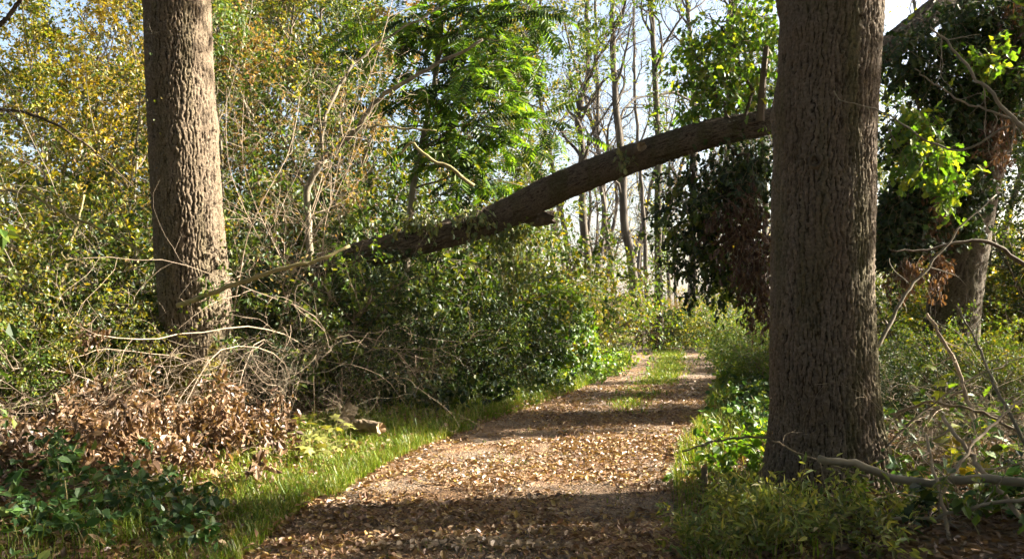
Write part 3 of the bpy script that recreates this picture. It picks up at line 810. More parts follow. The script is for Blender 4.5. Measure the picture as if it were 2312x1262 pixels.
# ---- saplings
for px, d, s, m in ((-60, 14, 1.0, 'lime'), (40, 16, 1.1, 'lime'), (120, 15, 1.0, 'lime'), (185, 17, 1.1, 'yellow'), (250, 16, 1.1, 'lime'), (310, 18, 1.15, 'yellow'), (90, 19, 1.2, 'lime'), (215, 20, 1.25, 'yellow')):
    sap_at(px, d, s, SAP[R_.randint(4)], MT[m], 'd', 'slender sapling with yellowing leaves left of the sunlit oak', 'yellow saplings at the upper left')
for px, d, s, m in ((500, 14, 1.0, 'green'), (560, 15, 1.05, 'tan'), (610, 16.5, 1.1, 'green'), (665, 15.5, 1.0, 'tan'), (720, 17, 1.1, 'green')):
    sap_at(px, d, s, SAP[R_.randint(4)], MT[m], 'e', 'thin pale-stemmed sapling right of the sunlit oak', 'saplings between the sunlit oak and the green tree')
for px, d, s, m in ((800, 16, .95, 'green'), (870, 17.5, 1.0, 'green'), (950, 16.5, .95, 'green'), (1020, 18, 1.0, 'lime'), (1090, 18.5, .95, 'green'), (1150, 19.5, .85, 'green'), (1200, 21, .72, 'lime')):
    sap_at(px, d, s, SAP[R_.randint(4)], MT[m], 'f', 'leafy green young tree above the fallen trunk', 'young trees behind the fallen trunk', MT['twig'])
for px, d, s, m in ((-100, 24, 1.0, 'lime'), (0, 30, 1.2, 'lime'), (130, 31, 1.2, 'yellow'), (270, 30, 1.2, 'lime'), (400, 30, 1.2, 'green'), (540, 31, 1.2, 'tan'), (650, 32, 1.2, 'lime'), (760, 31, 1.2, 'green'), (60, 25, 1.1, 'yellow'), (200, 26, 1.15, 'lime'), (330, 27, 1.1, 'yellow'), (480, 26, 1.0, 'lime'), (600, 28, 1.1, 'tan'), (700, 27, 1.1, 'lime'), (820, 28, 1.2, 'green'), (940, 28, 1.2, 'green'), (1060, 30, 1.2, 'lime'), (1160, 31, 1.0, 'green')):
    sap_at(px, d * .86, s * 1.12, SAPF[R_.randint(3)], MT[m], 'g', 'tree seen through the gaps deep in the left thicket', 'trees deep in the left thicket', MT['far_bark'], 'tree', 'tree')

# ------------------------------------------------------------------ the tree with long feathery leaves, upper middle
def frond_mesh(seed, leaflets=11, L=.62, w=.17):
    rg = np.random.RandomState(seed); acc = Acc()
    t = np.linspace(0, 1, 9); P = np.stack([t * L, .03 * np.sin(t * 3) * rg.randn(), -.22 * L * t * t], -1)
    acc.add(*tubes(P, np.linspace(.005, .002, 9), 4))
    tt = np.linspace(.18, .97, leaflets); pos = np.stack([np.interp(tt, t, P[:, k]) for k in range(3)], -1)
    for sgn in (-1, 1):
        d = np.stack([np.full(leaflets, .35), np.full(leaflets, sgn * 1.0), -.3 + .12 * rg.randn(leaflets)], -1)
        up = np.stack([rg.randn(leaflets) * .15, rg.randn(leaflets) * .15, np.ones(leaflets)], -1)
        place(acc, LANCE, pos, d, up, w * np.sin(np.clip(tt * 1.1 + .25, 0, 2.7)) * (.85 + .3 * rg.rand(leaflets)) * 1.05)
    return acc.mesh('frond', [MT['bright']])
FRONDS = [frond_mesh(80 + k, 10 + k, .58 + .06 * k) for k in range(4)]
hv = at(900, 660, 13.5); hv[2] = gz(hv[0], hv[1])
heaven = empty('feather_leaved_tree', hv)
tag(heaven, 'green tree with long feathery leaves drooping above the fallen trunk', 'tree')
def limb(parent, org, pts, r0, r1, mat, name='limb', n=24, sides=8, wob=.02, seed=0):
    rg = np.random.RandomState(seed); pts = np.asarray(pts, float) - org
    s = np.linspace(0, 1, len(pts)); t = np.linspace(0, 1, n)
    P = np.stack([np.interp(t, s, pts[:, k]) for k in range(3)], -1)
    for _ in range(2):
        P[1:-1] = .25 * P[:-2] + .5 * P[1:-1] + .25 * P[2:]
    P[1:-1] += rg.randn(n - 2, 3) * wob
    R = r0 + (r1 - r0) * t
    acc = Acc().add(*tubes(P, R, sides, True))
    return obj(name, acc.mesh(name, [mat], True), parent), P
_, hp0 = limb(heaven, hv, [hv + (0, 0, -.1), at(930, 430, 13.4), at(985, 180, 13.2), at(1010, -120, 13), at(1020, -330, 13)], .07, .02, MT['smooth'], 'trunk', seed=2)
rg = np.random.RandomState(3)
ends = [(1120, 60, 13.0), (1200, 20, 12.8), (1230, 130, 12.9), (1150, 150, 13.1), (1240, 270, 13.2), (1170, 330, 13.4), (1050, 90, 12.6), (900, 40, 12.8), (860, 130, 13), (960, 200, 12.7), (1010, 300, 13), (1080, 230, 12.7), (1110, 400, 13.4), (940, 90, 13.6), (1040, -40, 12.8), (1180, -60, 13), (820, 60, 13.4), (1200, 210, 12.7), (1290, 300, 13.2), (1100, 10, 12.5), (1060, 160, 12.4), (1150, 90, 12.4), (980, 20, 12.4), (1120, 290, 12.8), (1060, 360, 13), (960, 330, 13), (880, 230, 13), (1180, 420, 13.4), (1250, 40, 12.6)]
k = 0
for e in ends:
    ep = at(*e); t = np.clip((ep[2] - .8 - (hp0[0, 2] + hv[2])) / (hp0[-1, 2] - hp0[0, 2]), .25, .97)
    s0 = hp0[int(t * 23)] + hv
    _, lp_ = limb(heaven, hv, [s0, (s0 + ep) / 2 + (0, 0, .25), ep], .018, .006, MT['twig'], 'limb', 10, 5, .02, k)
    for j in range(13):
        i = 3 + int(7 * rg.rand() ** .7); p = lp_[min(i, 9)]
        a = rg.rand() * 6.28
        obj('frond', FRONDS[rg.randint(4)], heaven, MT['bright'] if rg.rand() < .75 else MT['dark'], p, (rg.randn() * .3, .15 + rg.randn() * .35, a), .8 + .4 * rg.rand())
    k += 1

# the pale double limb left of it
pl_o = at(735, 660, 11.5); pl_o[2] = gz(pl_o[0], pl_o[1])
pale = empty('pale_limbed_tree', pl_o)
tag(pale, 'young tree with two bare pale grey limbs arching up to the right', 'tree')
limb(pale, pl_o, [pl_o + (0, 0, -.1), at(700, 560, 11.5), at(690, 420, 11.5), at(735, 355, 11.4)], .055, .045, MT['smooth'], 'trunk', 20, 9, .008, 5)
limb(pale, pl_o, [at(733, 356, 11.4), at(790, 310, 11.3), at(860, 215, 11.2), at(980, 150, 11.1), at(1090, 90, 11)], .052, .018, MT['smooth'], 'limb', 26, 8, .012, 6)
limb(pale, pl_o, [at(722, 330, 11.45), at(735, 260, 11.6), at(790, 150, 11.8), at(880, 80, 12), at(1010, 10, 12.2)], .035, .012, MT['smooth'], 'limb', 26, 7, .012, 7)
limb(pale, pl_o, [at(820, 285, 11.2), at(930, 292, 11.1), at(985, 295, 11)], .022, .008, MT['olive_twig'], 'limb', 14, 6, .01, 8)
limb(pale, pl_o, [at(900, 350, 11.9), at(930, 320, 11.8), at(955, 350, 11.7), at(1010, 375, 11.7), at(1070, 420, 11.8)], .02, .03, MT['olive_twig'], 'limb', 18, 7, .01, 9)

# ------------------------------------------------------------------ ivy and leaves over the low part of the fallen trunk
def cloud(rg, c, ax, n):
    p = rg.randn(n, 3); p = nrm(p) * (rg.rand(n, 1) ** .5); return c + p * ax
def hang_mesh(name, seed, centres, tpl, size, per, mat, droop=.8, strands=True):
    """leafy sprays: short drooping twigs inside given ellipsoids, with leaves"""
    rg = np.random.RandomState(seed); lf = Acc(); tw = Acc()
    for c, ax, n in centres:
        st = cloud(rg, np.asarray(c), np.asarray(ax), n)
        d = nrm(rg.randn(n, 3) * .7 + np.array([0, 0, -droop * .8]))
        P = walk(rg, st, d, .35 * (.5 + rg.rand(n)), 5, .2, (0, 0, -.12 * droop))
        tw.add(*tubes(P, taper(n, 5, .004, .4), 3))
        leafy(rg, lf, tpl, P, per, size, .03, droop, .7)
    return lf.mesh(name, [mat]), tw.mesh(name + '_twigs', [MT['twig']])
def foliage_part(parent, org, name, seed, centres, tpl, size, per, mat, droop=.8):
    cc = [(np.asarray(c) - org, ax, n) for c, ax, n in centres]
    l, t = hang_mesh(name, seed, cc, tpl, size, per, mat, droop)
    a = obj(name, l, parent); obj('twigs', t, a)
    return a
# leaves hanging over the trunk where the two lengths meet
foliage_part(fall, fo, 'foliage', 101, [(at(1150, 530, 12.0), (.35, .25, .3), 60), (at(1060, 480, 11.6), (.35, .2, .12), 40), (at(960, 490, 11.5), (.45, .25, .15), 45), (at(1160, 590, 12.1), (.3, .25, .35), 40)], OVATE, .09, 6, MT['pale'], .9)
foliage_part(fall, fo, 'foliage', 102, [(at(1420, 345, 11.3), (.12, .12, .1), 14)], OAK, .09, 5, MT['pale'], .9)
# dark crown hanging between the fallen trunk and the right oak
foliage_part(fall, fo, 'foliage', 103, [(at(1600, 430, 11.3), (.85, .6, .65), 130), (at(1560, 550, 11.5), (.5, .6, .65), 90), (at(1620, 620, 11.8), (.5, .6, .4), 50), (at(1690, 380, 11), (.35, .4, .45), 100), (at(1670, 420, 12.8), (.6, .7, .9), 150), (at(1700, 230, 13.2), (.6, .7, .9), 140)], OAKS, .10, 7, MT['dark'], .7)  # the two rear clusters are added to shade the thicket
foliage_part(fall, fo, 'foliage', 108, [(at(1570, 470, 11.2), (.6, .5, .75), 110), (at(1660, 600, 11.4), (.5, .5, .6), 90)], OAKS, .10, 6, MT['green'], .7)
foliage_part(fall, fo, 'withered_foliage', 104, [(at(1690, 520, 10.8), (.3, .3, .7), 110), (at(1650, 480, 10.9), (.3, .3, .5), 60), (at(1715, 640, 10.8), (.18, .25, .55), 70)], DRYOAK, .075, 8, MT['brownd'], 1.3)
foliage_part(fall, fo, 'foliage', 105, [(at(1640, 190, 11.4), (.75, .7, .6), 200), (at(1590, 110, 11.8), (.5, .6, .5), 100), (at(1700, 60, 11.6), (.5, .6, .6), 160), (at(1570, 270, 11.9), (.4, .4, .35), 60)], OAKS, .10, 7, MT['bright'], .5)
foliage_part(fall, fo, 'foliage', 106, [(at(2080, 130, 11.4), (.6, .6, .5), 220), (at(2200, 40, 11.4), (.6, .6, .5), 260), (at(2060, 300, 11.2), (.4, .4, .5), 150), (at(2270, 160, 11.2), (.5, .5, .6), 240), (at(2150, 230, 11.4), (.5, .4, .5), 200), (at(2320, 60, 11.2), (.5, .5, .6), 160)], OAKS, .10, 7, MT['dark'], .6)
foliage_part(fall, fo, 'foliage', 107, [(at(2060, 270, 10.6), (.28, .3, .2), 34), (at(2080, 350, 10.4), (.36, .3, .25), 60), (at(2150, 420, 10.4), (.2, .25, .18), 26), (at(2230, 130, 10.6), (.3, .3, .2), 30)], OAKS, .12, 7, MT['bright'], .5)
for j, pts in enumerate(([(1650, 300, 11.1), (1640, 250, 11.1), (1600, 170, 11.3), (1560, 100, 11.6)], [(1680, 290, 11), (1700, 200, 11.2), (1650, 90, 11.5), (1600, 30, 11.6)], [(1640, 320, 11.1), (1655, 345, 11), (1700, 360, 10.9), (1690, 480, 10.9), (1720, 620, 10.8)], [(1560, 330, 11.2), (1560, 420, 11.3), (1590, 520, 11.4), (1550, 640, 11.5)], [(2010, 110, 12.2), (2070, 200, 11.4), (2080, 300, 10.6), (2160, 430, 10.4)], [(2080, 60, 12.4), (2150, 130, 11.6), (2250, 180, 11.2)])):
    limb(fall, fo, [at(*p) for p in pts], .03, .008, MT['dark_twig'], 'branch', 18, 6, .02, 20 + j)

# ------------------------------------------------------------------ ivy-hung leaning tree on the far right
iv_o = at(2150, 760, 12); iv_o[2] = gz(iv_o[0], iv_o[1])
ivt = empty('ivy_clad_tree', iv_o)
tag(ivt, 'dark leaning tree hung with ivy and withered creepers behind the right oak', 'tree')
ip = [iv_o + (-.03, 0, -.3), at(2148, 740, 12), at(2160, 640, 12), at(2180, 520, 12), at(2200, 420, 12), at(2245, 300, 12.1), at(2290, 150, 12.2), at(2340, -60, 12.4), at(2400, -400, 12.6)]
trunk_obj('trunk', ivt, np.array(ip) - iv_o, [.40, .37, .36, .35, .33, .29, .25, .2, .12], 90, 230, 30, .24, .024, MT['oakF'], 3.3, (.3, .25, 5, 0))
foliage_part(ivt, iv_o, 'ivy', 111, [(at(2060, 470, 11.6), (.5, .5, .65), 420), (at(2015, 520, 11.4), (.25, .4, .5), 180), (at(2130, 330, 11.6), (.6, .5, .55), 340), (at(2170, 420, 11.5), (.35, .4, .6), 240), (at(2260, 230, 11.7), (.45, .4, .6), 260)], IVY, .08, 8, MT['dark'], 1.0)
c = obj('crown', oakcrown_l, ivt, MT['green'], np.array([6.9, 11.4, 9.75]) - iv_o, (0, 0, 1.0), .42); obj('limb', oakcrown_w, c)  # unseen crown added to shade the left oak's upper trunk
foliage_part(ivt, iv_o, 'withered_creeper', 112, [(at(2110, 450, 11.2), (.18, .2, .4), 40), (at(2060, 600, 11.0), (.3, .3, .25), 40), (at(2120, 590, 11.0), (.1, .15, .3), 20), (at(2250, 300, 11.2), (.25, .25, .5), 60), (at(2280, 60, 11), (.25, .25, .4), 40)], DRYOAK, .07, 8, MT['brownd'], 1.1)

# ------------------------------------------------------------------ tall bare trees in the gap of sky
def bare_tree(px0, d, axis_px, r0, label, seed, nb=9, mat=None, leafm=None, group='bare trees beyond the fallen trunk', ivy=False, top=15.0):
    rg = np.random.RandomState(seed)
    base = at(px0, 700, d); base[2] = gz(base[0], base[1])
    o = empty('bare_tree', base); tag(o, label, 'tree', group)
    pts = [base + (0, 0, -.2)] + [at(x, y, d) for x, y in axis_px]
    lastd = nrm(pts[-1] - pts[-2]); pts.append(pts[-1] + lastd * 3 + (rg.randn() * .5, 0, 0)); pts.append(pts[-1] + (rg.randn() * .6, 0, 3))
    _, P = limb(o, base, pts, r0, r0 * .3, mat or MT['far_bark'], 'trunk', 34, 9, .02, seed)
    P = P[None]; R = taper(1, 34, r0, .3)
    p, dd, r, t, i = spread(rg, P, R, nb, .38, 1, 25, 50)
    wood = Acc()
    P1 = walk(rg, p, dd, 3.4 * (.5 + .8 * rg.rand(len(p))), 14, .17, (0, 0, .11)); R1 = taper(len(p), 14, r * .55, .2); wood.add(*tubes(P1, R1, 6))
    p, dd, r, t, i = spread(rg, P1, R1, 6, .15, 1, 25, 60)
    P2 = walk(rg, p, dd, 1.5 * (.5 + .9 * rg.rand(len(p))), 9, .17, (0, 0, .06)); R2 = taper(len(p), 9, r * .55, .25); wood.add(*tubes(P2, R2, 4))
    p, dd, r, t, i = spread(rg, P2, R2, 5, .1, 1, 25, 65)
    P3 = walk(rg, p, dd, .7 * (.4 + rg.rand(len(p))), 6, .15, (0, 0, .02)); R3 = taper(len(p), 6, np.minimum(r * .6, .01), .3); wood.add(*tubes(P3, R3, 3))
    cr = obj('crown', wood.mesh('bare_crown', [mat or MT['far_bark']]), o)
    if leafm:
        lf = Acc(); leafy(rg, lf, RHOMB, P3, 1, .10, .05)
        obj('leaves', lf.mesh('sparse_leaves', [leafm]), cr)
    if ivy:
        lf = Acc(); n = 1500; tt = rg.rand(n) * .62; pos, tan = sample(P, np.zeros(n, int), tt)
        a = rg.randn(n, 3); a[:, 2] = 0; a = nrm(a)
        place(lf, RHOMB, pos + a * (r0 * 1.05 + .10 * rg.rand(n, 1)), nrm(a + rg.randn(n, 3) * .6 + (0, 0, -.4)), nrm(a + (0, 0, .6)), .09 + .07 * rg.rand(n))
        obj('ivy', lf.mesh('trunk_ivy', [MT['green']]), o)
    return o
bare_tree(1446, 30, [(1444, 700), (1425, 590), (1408, 500), (1408, 380), (1390, 250), (1385, 120), (1380, 0)], .20, 'curved bare trunk standing tallest in the middle of the sky gap', 1, 9)
bare_tree(1487, 27, [(1488, 680), (1486, 500), (1487, 300), (1478, 160), (1470, 0)], .155, 'straight trunk wrapped in ivy in the sky gap, left of the dark hanging leaves', 2, 8, ivy=True)
bare_tree(1345, 31, [(1342, 690), (1322, 560), (1312, 430), (1316, 330), (1300, 250), (1330, 180), (1320, 0)], .19, 'forking bare tree with winding limbs left of the tallest trunk', 3, 12, leafm=MT['tan'])
bare_tree(1395, 36, [(1390, 700), (1376, 560), (1360, 450), (1350, 300), (1345, 100)], .14, 'slim bare tree between the forking tree and the tallest trunk', 4, 9, leafm=MT['lime'])
bare_tree(1462, 36, [(1462, 690), (1456, 540), (1448, 420), (1440, 330), (1430, 150)], .12, 'thin bare tree between the tallest trunk and the ivy-wrapped trunk', 5, 8)
bare_tree(1565, 34, [(1564, 700), (1566, 500), (1570, 300), (1560, 100)], .18, 'dark upright trunk seen under the dark hanging leaves', 6, 8, leafm=MT['green'])
bare_tree(1285, 33, [(1290, 690), (1275, 500), (1240, 340), (1220, 230), (1205, 100)], .13, 'bare tree leaning left at the left side of the sky gap', 7, 9, leafm=MT['tan'])
bare_tree(1640, 30, [(1640, 690), (1645, 500), (1640, 300), (1650, 100)], .17, 'pale bare trunk behind the withered hanging leaves', 8, 8, leafm=MT['lime'])
# farther trees: copies of one kit
def far_kit(seed):
    rg = np.random.RandomState(seed)
    P = walk(rg, [[0, 0, -.2]], [[.02, 0, 1]], 17, 22, .05, (0, 0, .05)); R = taper(1, 22, .2, .15)
    tk = Acc().add(*tubes(P, R, 8)); cr = Acc()
    p, dd, r, t, i = spread(rg, P, R, 16, .25, 1, 25, 60)
    P1 = walk(rg, p, dd, 3.0 * (.5 + .8 * rg.rand(len(p))), 9, .16, (0, 0, .1)); R1 = taper(len(p), 9, r * .5, .2); cr.add(*tubes(P1, R1, 5))
    p, dd, r, t, i = spread(rg, P1, R1, 6, .1, 1, 25, 60)
    P2 = walk(rg, p, dd, 1.5 * (.5 + .9 * rg.rand(len(p))), 7, .16, (0, 0, .05)); R2 = taper(len(p), 7, r * .6, .25); cr.add(*tubes(P2, R2, 3))
    p, dd, r, t, i = spread(rg, P2, R2, 4, .1, 1, 25, 60)
    P3 = walk(rg, p, dd, .8 * (.5 + .9 * rg.rand(len(p))), 5, .16, (0, 0, .02)); R3 = taper(len(p), 5, np.minimum(r * .6, .012), .3); cr.add(*tubes(P3, R3, 3))
    lf = Acc(); leafy(rg, lf, RHOMB, P3, 2, .14, .06)
    return tk.mesh('far_trunk', [MT['far_bark']], True), cr.mesh('far_crown', [MT['far_bark']]), lf.mesh('far_leaves', [MT['tan']])
FAR = [far_kit(200 + k) for k in range(4)]
rg = np.random.RandomState(77)
for k in range(26):
    px = 1235 + 500 * (k + .2 + .6 * rg.rand()) / 26; d = 42 + 38 * rg.rand(); kit = FAR[rg.randint(4)]
    x = (px - 1156) / F * d
    o = put('woodland_tree', x, d, rg.rand() * 6.28, .75 + .4 * rg.rand(), [('trunk', kit[0], None), ('crown', kit[1], None), ('leaves', kit[2], MT[('tan', 'lime', 'tan', 'yellow')[rg.randint(4)]])])
    row(o, 'fw', 'slim pale tree of the far woodland beyond the track', 'tree', 'far woodland trees')
for k, (px, d) in enumerate(((2010, 34), (2120, 30), (2250, 33), (2330, 36), (1800, 38), (1720, 33))):
    kit = FAR[k % 4]; x = (px - 1156) / F * d
    o = put('woodland_tree', x, d, rg.rand() * 6.28, .9, [('trunk', kit[0], None), ('crown', kit[1], None), ('leaves', kit[2], MT['lime'])])
    row(o, 'fr', 'slim tree far behind the right oak', 'tree', 'trees far behind the right oak')

# ------------------------------------------------------------------ bushes along the track
def vine_bush(name, px, d, w, h, seed, label, mat, n=5200, tpl=IVY, size=.10, cat='bush'):
    rg = np.random.RandomState(seed); base = at(px, 800, d); base[2] = gz(base[0], base[1])
    o = empty(name, base); tag(o, label, cat)
    p = nrm(rg.randn(n, 3)); p[:, 2] = np.abs(p[:, 2]) * 1.0 - .05
    lump = 1 + .28 * fbm(p[:, 0] * 2 + seed, p[:, 1] * 2, p[:, 2] * 2) + .12 * fbm(p[:, 0] * 5, p[:, 1] * 5, p[:, 2] * 5)
    rr = lump * (1 - .22 * rg.rand(n) ** 2)
    pos = p * rr[:, None] * np.array([w, w, h])
    lf = Acc(); out = nrm(p + (0, 0, .2))
    place(lf, tpl, pos, nrm(rg.randn(n, 3) * .6 + out * .4 + (0, 0, -.8)), nrm(out + rg.randn(n, 3) * .45), size * (.55 + .7 * rg.rand(n)))
    obj('foliage', lf.mesh('vine_foliage', [mat]), o)
    st = np.stack([rg.randn(26) * w * .35, rg.randn(26) * w * .35, np.full(26, -.1)], -1)
    P = walk(rg, st, np.stack([rg.randn(26) * .35, rg.randn(26) * .35, np.ones(26)], -1), h * (.7 + .3 * rg.rand(26)), 8, .12)
    obj('stem', Acc().add(*tubes(P, taper(26, 8, .012, .4), 4)).mesh('vine_stems', [MT['twig']]), o)
    return o
vine_bush('vine_bush', 1262, 16.5, .85, 2.15, 1, 'domed bush smothered in dark green creeper at the bend of the track', MT['bright'])
vine_bush('vine_bush', 1185, 16.0, .6, 1.3, 2, 'low creeper-covered bush just left of the domed bush', MT['dark'], 2600)
vine_bush('vine_bush', 1530, 31, 1.1, 1.55, 3, 'low round dark bush at the far right of the track bend', MT['green'], 3000, RHOMB, .16)
for px, d, s, m in ((1250, 21, 1.35, 'lime'), (1310, 23, 1.25, 'lime'), (1200, 20, 1.4, 'green'), (1350, 27, 1.1, 'tan')):
    shrub_at(px, d, s, SHRUBF[R_.randint(2)], MT[m], 'h', 'sunlit yellow-green shrub behind the creeper-covered bush', 'sunlit shrubs behind the domed bush')
for px, d, s, m in ((1345, 40, 1.0, 'tan'), (1395, 42, 1.1, 'lime'), (1440, 41, 1.0, 'tan'), (1480, 40, 1.1, 'lime'), (1420, 47, 1.3, 'tan'), (1370, 48, 1.3, 'lime'), (1520, 44, 1.2, 'tan'), (1570, 42, 1.1, 'lime')):
    shrub_at(px, d, s, SHRUBF[R_.randint(2)], MT[m], 'i', 'faded sunlit shrub where the track disappears', 'shrubs at the end of the track')
for px, d, s, m in ((1640, 26, 1.0, 'lime'), (1690, 22, 1.0, 'green'), (1720, 19, .95, 'green'), (1690, 27, 1.3, 'lime'), (1740, 16, .7, 'green'), (1665, 18.5, .5, 'bright'), (1715, 14.5, .5, 'green')):
    shrub_at(px, d, s, SHRUBF[R_.randint(2)] if d > 17 else SHRUB[R_.randint(4)], MT[m], 'j', 'green shrub on the right verge left of the right oak', 'shrubs on the right verge')
for px, d, s, m in ((2010, 15, 1.0, 'lime'), (2060, 17, 1.1, 'green'), (2260, 15, 1.25, 'lime'), (2330, 14, 1.3, 'lime'), (2290, 19, 1.6, 'yellow'), (2200, 20, 1.3, 'lime'), (2100, 21, 1.2, 'green')):
    shrub_at(px, d, s, SHRUB[R_.randint(4)], MT[m], 'k', 'yellow-green shrub behind the ivy-hung tree', 'shrubs behind the ivy-hung tree')

for px, d, s, m in ((2200, 14.6, .75, 'dark'), (2300, 15, .8, 'dark'), (2370, 13.5, .8, 'green'), (2260, 13.6, .7, 'dark'), (2330, 17, .9, 'dark'), (2040, 14, .5, 'dark'), (2110, 27, 1.1, 'green'), (2010, 28, 1.1, 'lime')):
    sap_at(px, d, s, SAP[R_.randint(4)], MT[m], 'ka', 'leafy dark young tree crowding behind the ivy-hung tree', 'young trees behind the ivy-hung tree', MT['dark_twig'])
for px, d, s, m in ((2040, 11, .5, 'green'), (2120, 10.6, .45, 'dark'), (2230, 11, .55, 'green'), (2310, 10.4, .6, 'lime'), (2010, 9.6, .4, 'dark'), (2270, 9.4, .45, 'green')):
    shrub_at(px, d, s, SHRUB[R_.randint(4)], MT[m], 'kb', 'low shrub at the foot of the ivy-hung tree', 'low shrubs at the foot of the ivy-hung tree')
# ------------------------------------------------------------------ dry canes round the sunlit oak
def cane_mesh(seed, L, n2=7, wander=.13, arch=-.07, r=.006, lean=.35, twl=.45):
    rg = np.random.RandomState(seed); a = rg.rand() * 6.28
    P = walk(rg, [[0, 0, -.05]], [[math.cos(a) * lean, math.sin(a) * lean, 1]], L, 16, wander, (0, 0, arch)); R = taper(1, 16, r, .35)
    acc = Acc().add(*tubes(P, R, 5))
    p, d, rr, t, i = spread(rg, P, R, n2, .25, 1, 35, 80)
    P2 = walk(rg, p, d, twl * (.4 + rg.rand(len(p))), 8, wander * 1.6, (0, 0, -.03)); R2 = taper(len(p), 8, rr * .6, .35); acc.add(*tubes(P2, R2, 4))
    p, d, rr, t, i = spread(rg, P2, R2, 3, .2, 1, 35, 80)
    P3 = walk(rg, p, d, twl * .4 * (.4 + rg.rand(len(p))), 6, wander * 1.8); R3 = taper(len(p), 6, rr * .7, .4); acc.add(*tubes(P3, R3, 3))
    return acc.mesh('cane', [MT['pale_twig']])
CANES = [cane_mesh(300 + k, 1.5 + .12 * k, 13, .30, -.05, .0042, .4, .5) for k in range(10)]
BARE = [cane_mesh(330 + k, 1.8 + .1 * k, 9, .16, -.03, .0048, .3, .6) for k in range(6)]
WHIP = []
for k in range(5):
    rq = np.random.RandomState(360 + k); H = 3.6 + .6 * k
    P = walk(rq, [[0, 0, -.1]], [[.12 * rq.randn(), .12 * rq.randn(), 1]], H, 20, .06, (0, 0, .01)); R = taper(1, 20, .0105, .25)
    w = Acc().add(*tubes(P, R, 6))
    p, d, r, t, i = spread(rq, P, R, 22, .2, 1, 30, 65); P1 = walk(rq, p, d, .9 * (.4 + .8 * rq.rand(len(p))), 9, .12, (0, 0, .03)); R1 = taper(len(p), 9, r * .55, .3); w.add(*tubes(P1, R1, 4))
    p, d, r, t, i = spread(rq, P1, R1, 5, .2, 1, 30, 75); P2 = walk(rq, p, d, .35 * (.4 + .9 * rq.rand(len(p))), 6, .2); R2 = taper(len(p), 6, np.maximum(r * .6, .002), .5); w.add(*tubes(P2, R2, 3))
    lf = Acc(); leafy(rq, lf, OVATE, P2, 1, .05, .02)
    WHIP.append((w.mesh('whip', [MT['pale_twig']]), lf.mesh('whip_leaves', [MT['tan']])))
for px, d, s, m in ((490, 10.2, .9, 'tan'), (535, 9.9, 1.0, 'lime'), (575, 10.6, 1.05, 'tan'), (610, 9.8, .95, 'tan'), (640, 10.8, 1.1, 'lime'), (675, 10.2, 1.0, 'tan'), (705, 11, 1.05, 'lime'), (745, 10.4, .8, 'green'), (780, 11.2, .9, 'lime')):
    x = (px - 1156) / F * d
    row(put('bare_sapling', x, d, R_.rand() * 6, s, [('stem', WHIP[R_.randint(5)][0], None), ('leaves', WHIP[R_.randint(5)][1], MT[m])]), 'wa', 'spindly pale sapling almost bare, right of the sunlit oak', 'sapling', 'spindly saplings right of the sunlit oak')
for px, d, s, m in ((-10, 9.4, .9, 'brown'), (50, 10, 1.0, 'lime'), (110, 9.2, .85, 'tan'), (160, 10.4, 1.0, 'lime'), (215, 9.6, .9, 'brown'), (265, 10.2, .95, 'lime'), (310, 10.8, 1.0, 'yellow'), (340, 9.8, .8, 'tan')):
    x = (px - 1156) / F * d
    row(put('bare_sapling', x, d, R_.rand() * 6, s, [('stem', WHIP[R_.randint(5)][0], MT['smooth']), ('leaves', WHIP[R_.randint(5)][1], MT[m])]), 'wb', 'spindly grey sapling almost bare, left of the sunlit oak', 'sapling', 'spindly saplings left of the sunlit oak')
rg = np.random.RandomState(9)
def cane_clump(px, d, n, sp, key, desc, group, kits, mat, s=1.0, tilt=.3, name='dry_bramble', cat='bramble'):
    x = (px - 1156) / F * d
    o = empty(name, (x, d, float(gz(x, d))))
    for k in range(n):
        dx, dy = rg.randn(2) * sp
        obj('cane', kits[rg.randint(len(kits))], o, mat if not isinstance(mat, tuple) else mat[rg.randint(len(mat))], (dx, dy, 0), (rg.randn() * tilt, rg.randn() * tilt, rg.rand() * 6.28), s * (.6 + .6 * rg.rand()))
    return row(o, key, desc, cat, group)
for px, d, n, sp, s in ((400, 8.6, 4, .25, .85), (520, 8.6, 4, .25, .9), (590, 8.8, 8, .28, 1.0), (660, 9.0, 8, .28, 1.0), (720, 9.3, 6, .25, .95), (350, 8.4, 5, .25, .8)):
    cane_clump(px, d, n, sp, 'l', 'tangle of pale dry canes at the foot of the sunlit oak', 'dry brambles round the sunlit oak', CANES, (None, MT['twig'], MT['smooth'], None), s)
for px, d, n, sp, s in ((400, 8.9, 3, .2, 1.4), (560, 9.2, 6, .3, 1.6), (640, 9.6, 7, .3, 1.7), (240, 8.2, 5, .3, 1.0), (80, 7.8, 5, .3, .9), (340, 7.6, 6, .3, .9), (180, 7.2, 5, .3, .7), (700, 10.0, 6, .3, 1.8)):
    cane_clump(px, d, n, sp, 'm', 'tall bare pale twigs rising over the dry brambles', 'tall bare twigs near the sunlit oak', BARE, None, s, .1, name='bare_shrub', cat='shrub')
for px, d, n, sp, s in ((820, 11.0, 7, .3, .9), (900, 11.2, 8, .3, .9), (990, 11.6, 8, .3, .9), (1070, 12.3, 7, .3, .9), (780, 10.6, 6, .3, .8)):
    cane_clump(px, d, n, sp, 'n', 'bare dark arching stems in the shade below the fallen trunk', 'arching stems below the fallen trunk', BARE, MT['twig'], s, name='bare_shrub', cat='shrub')
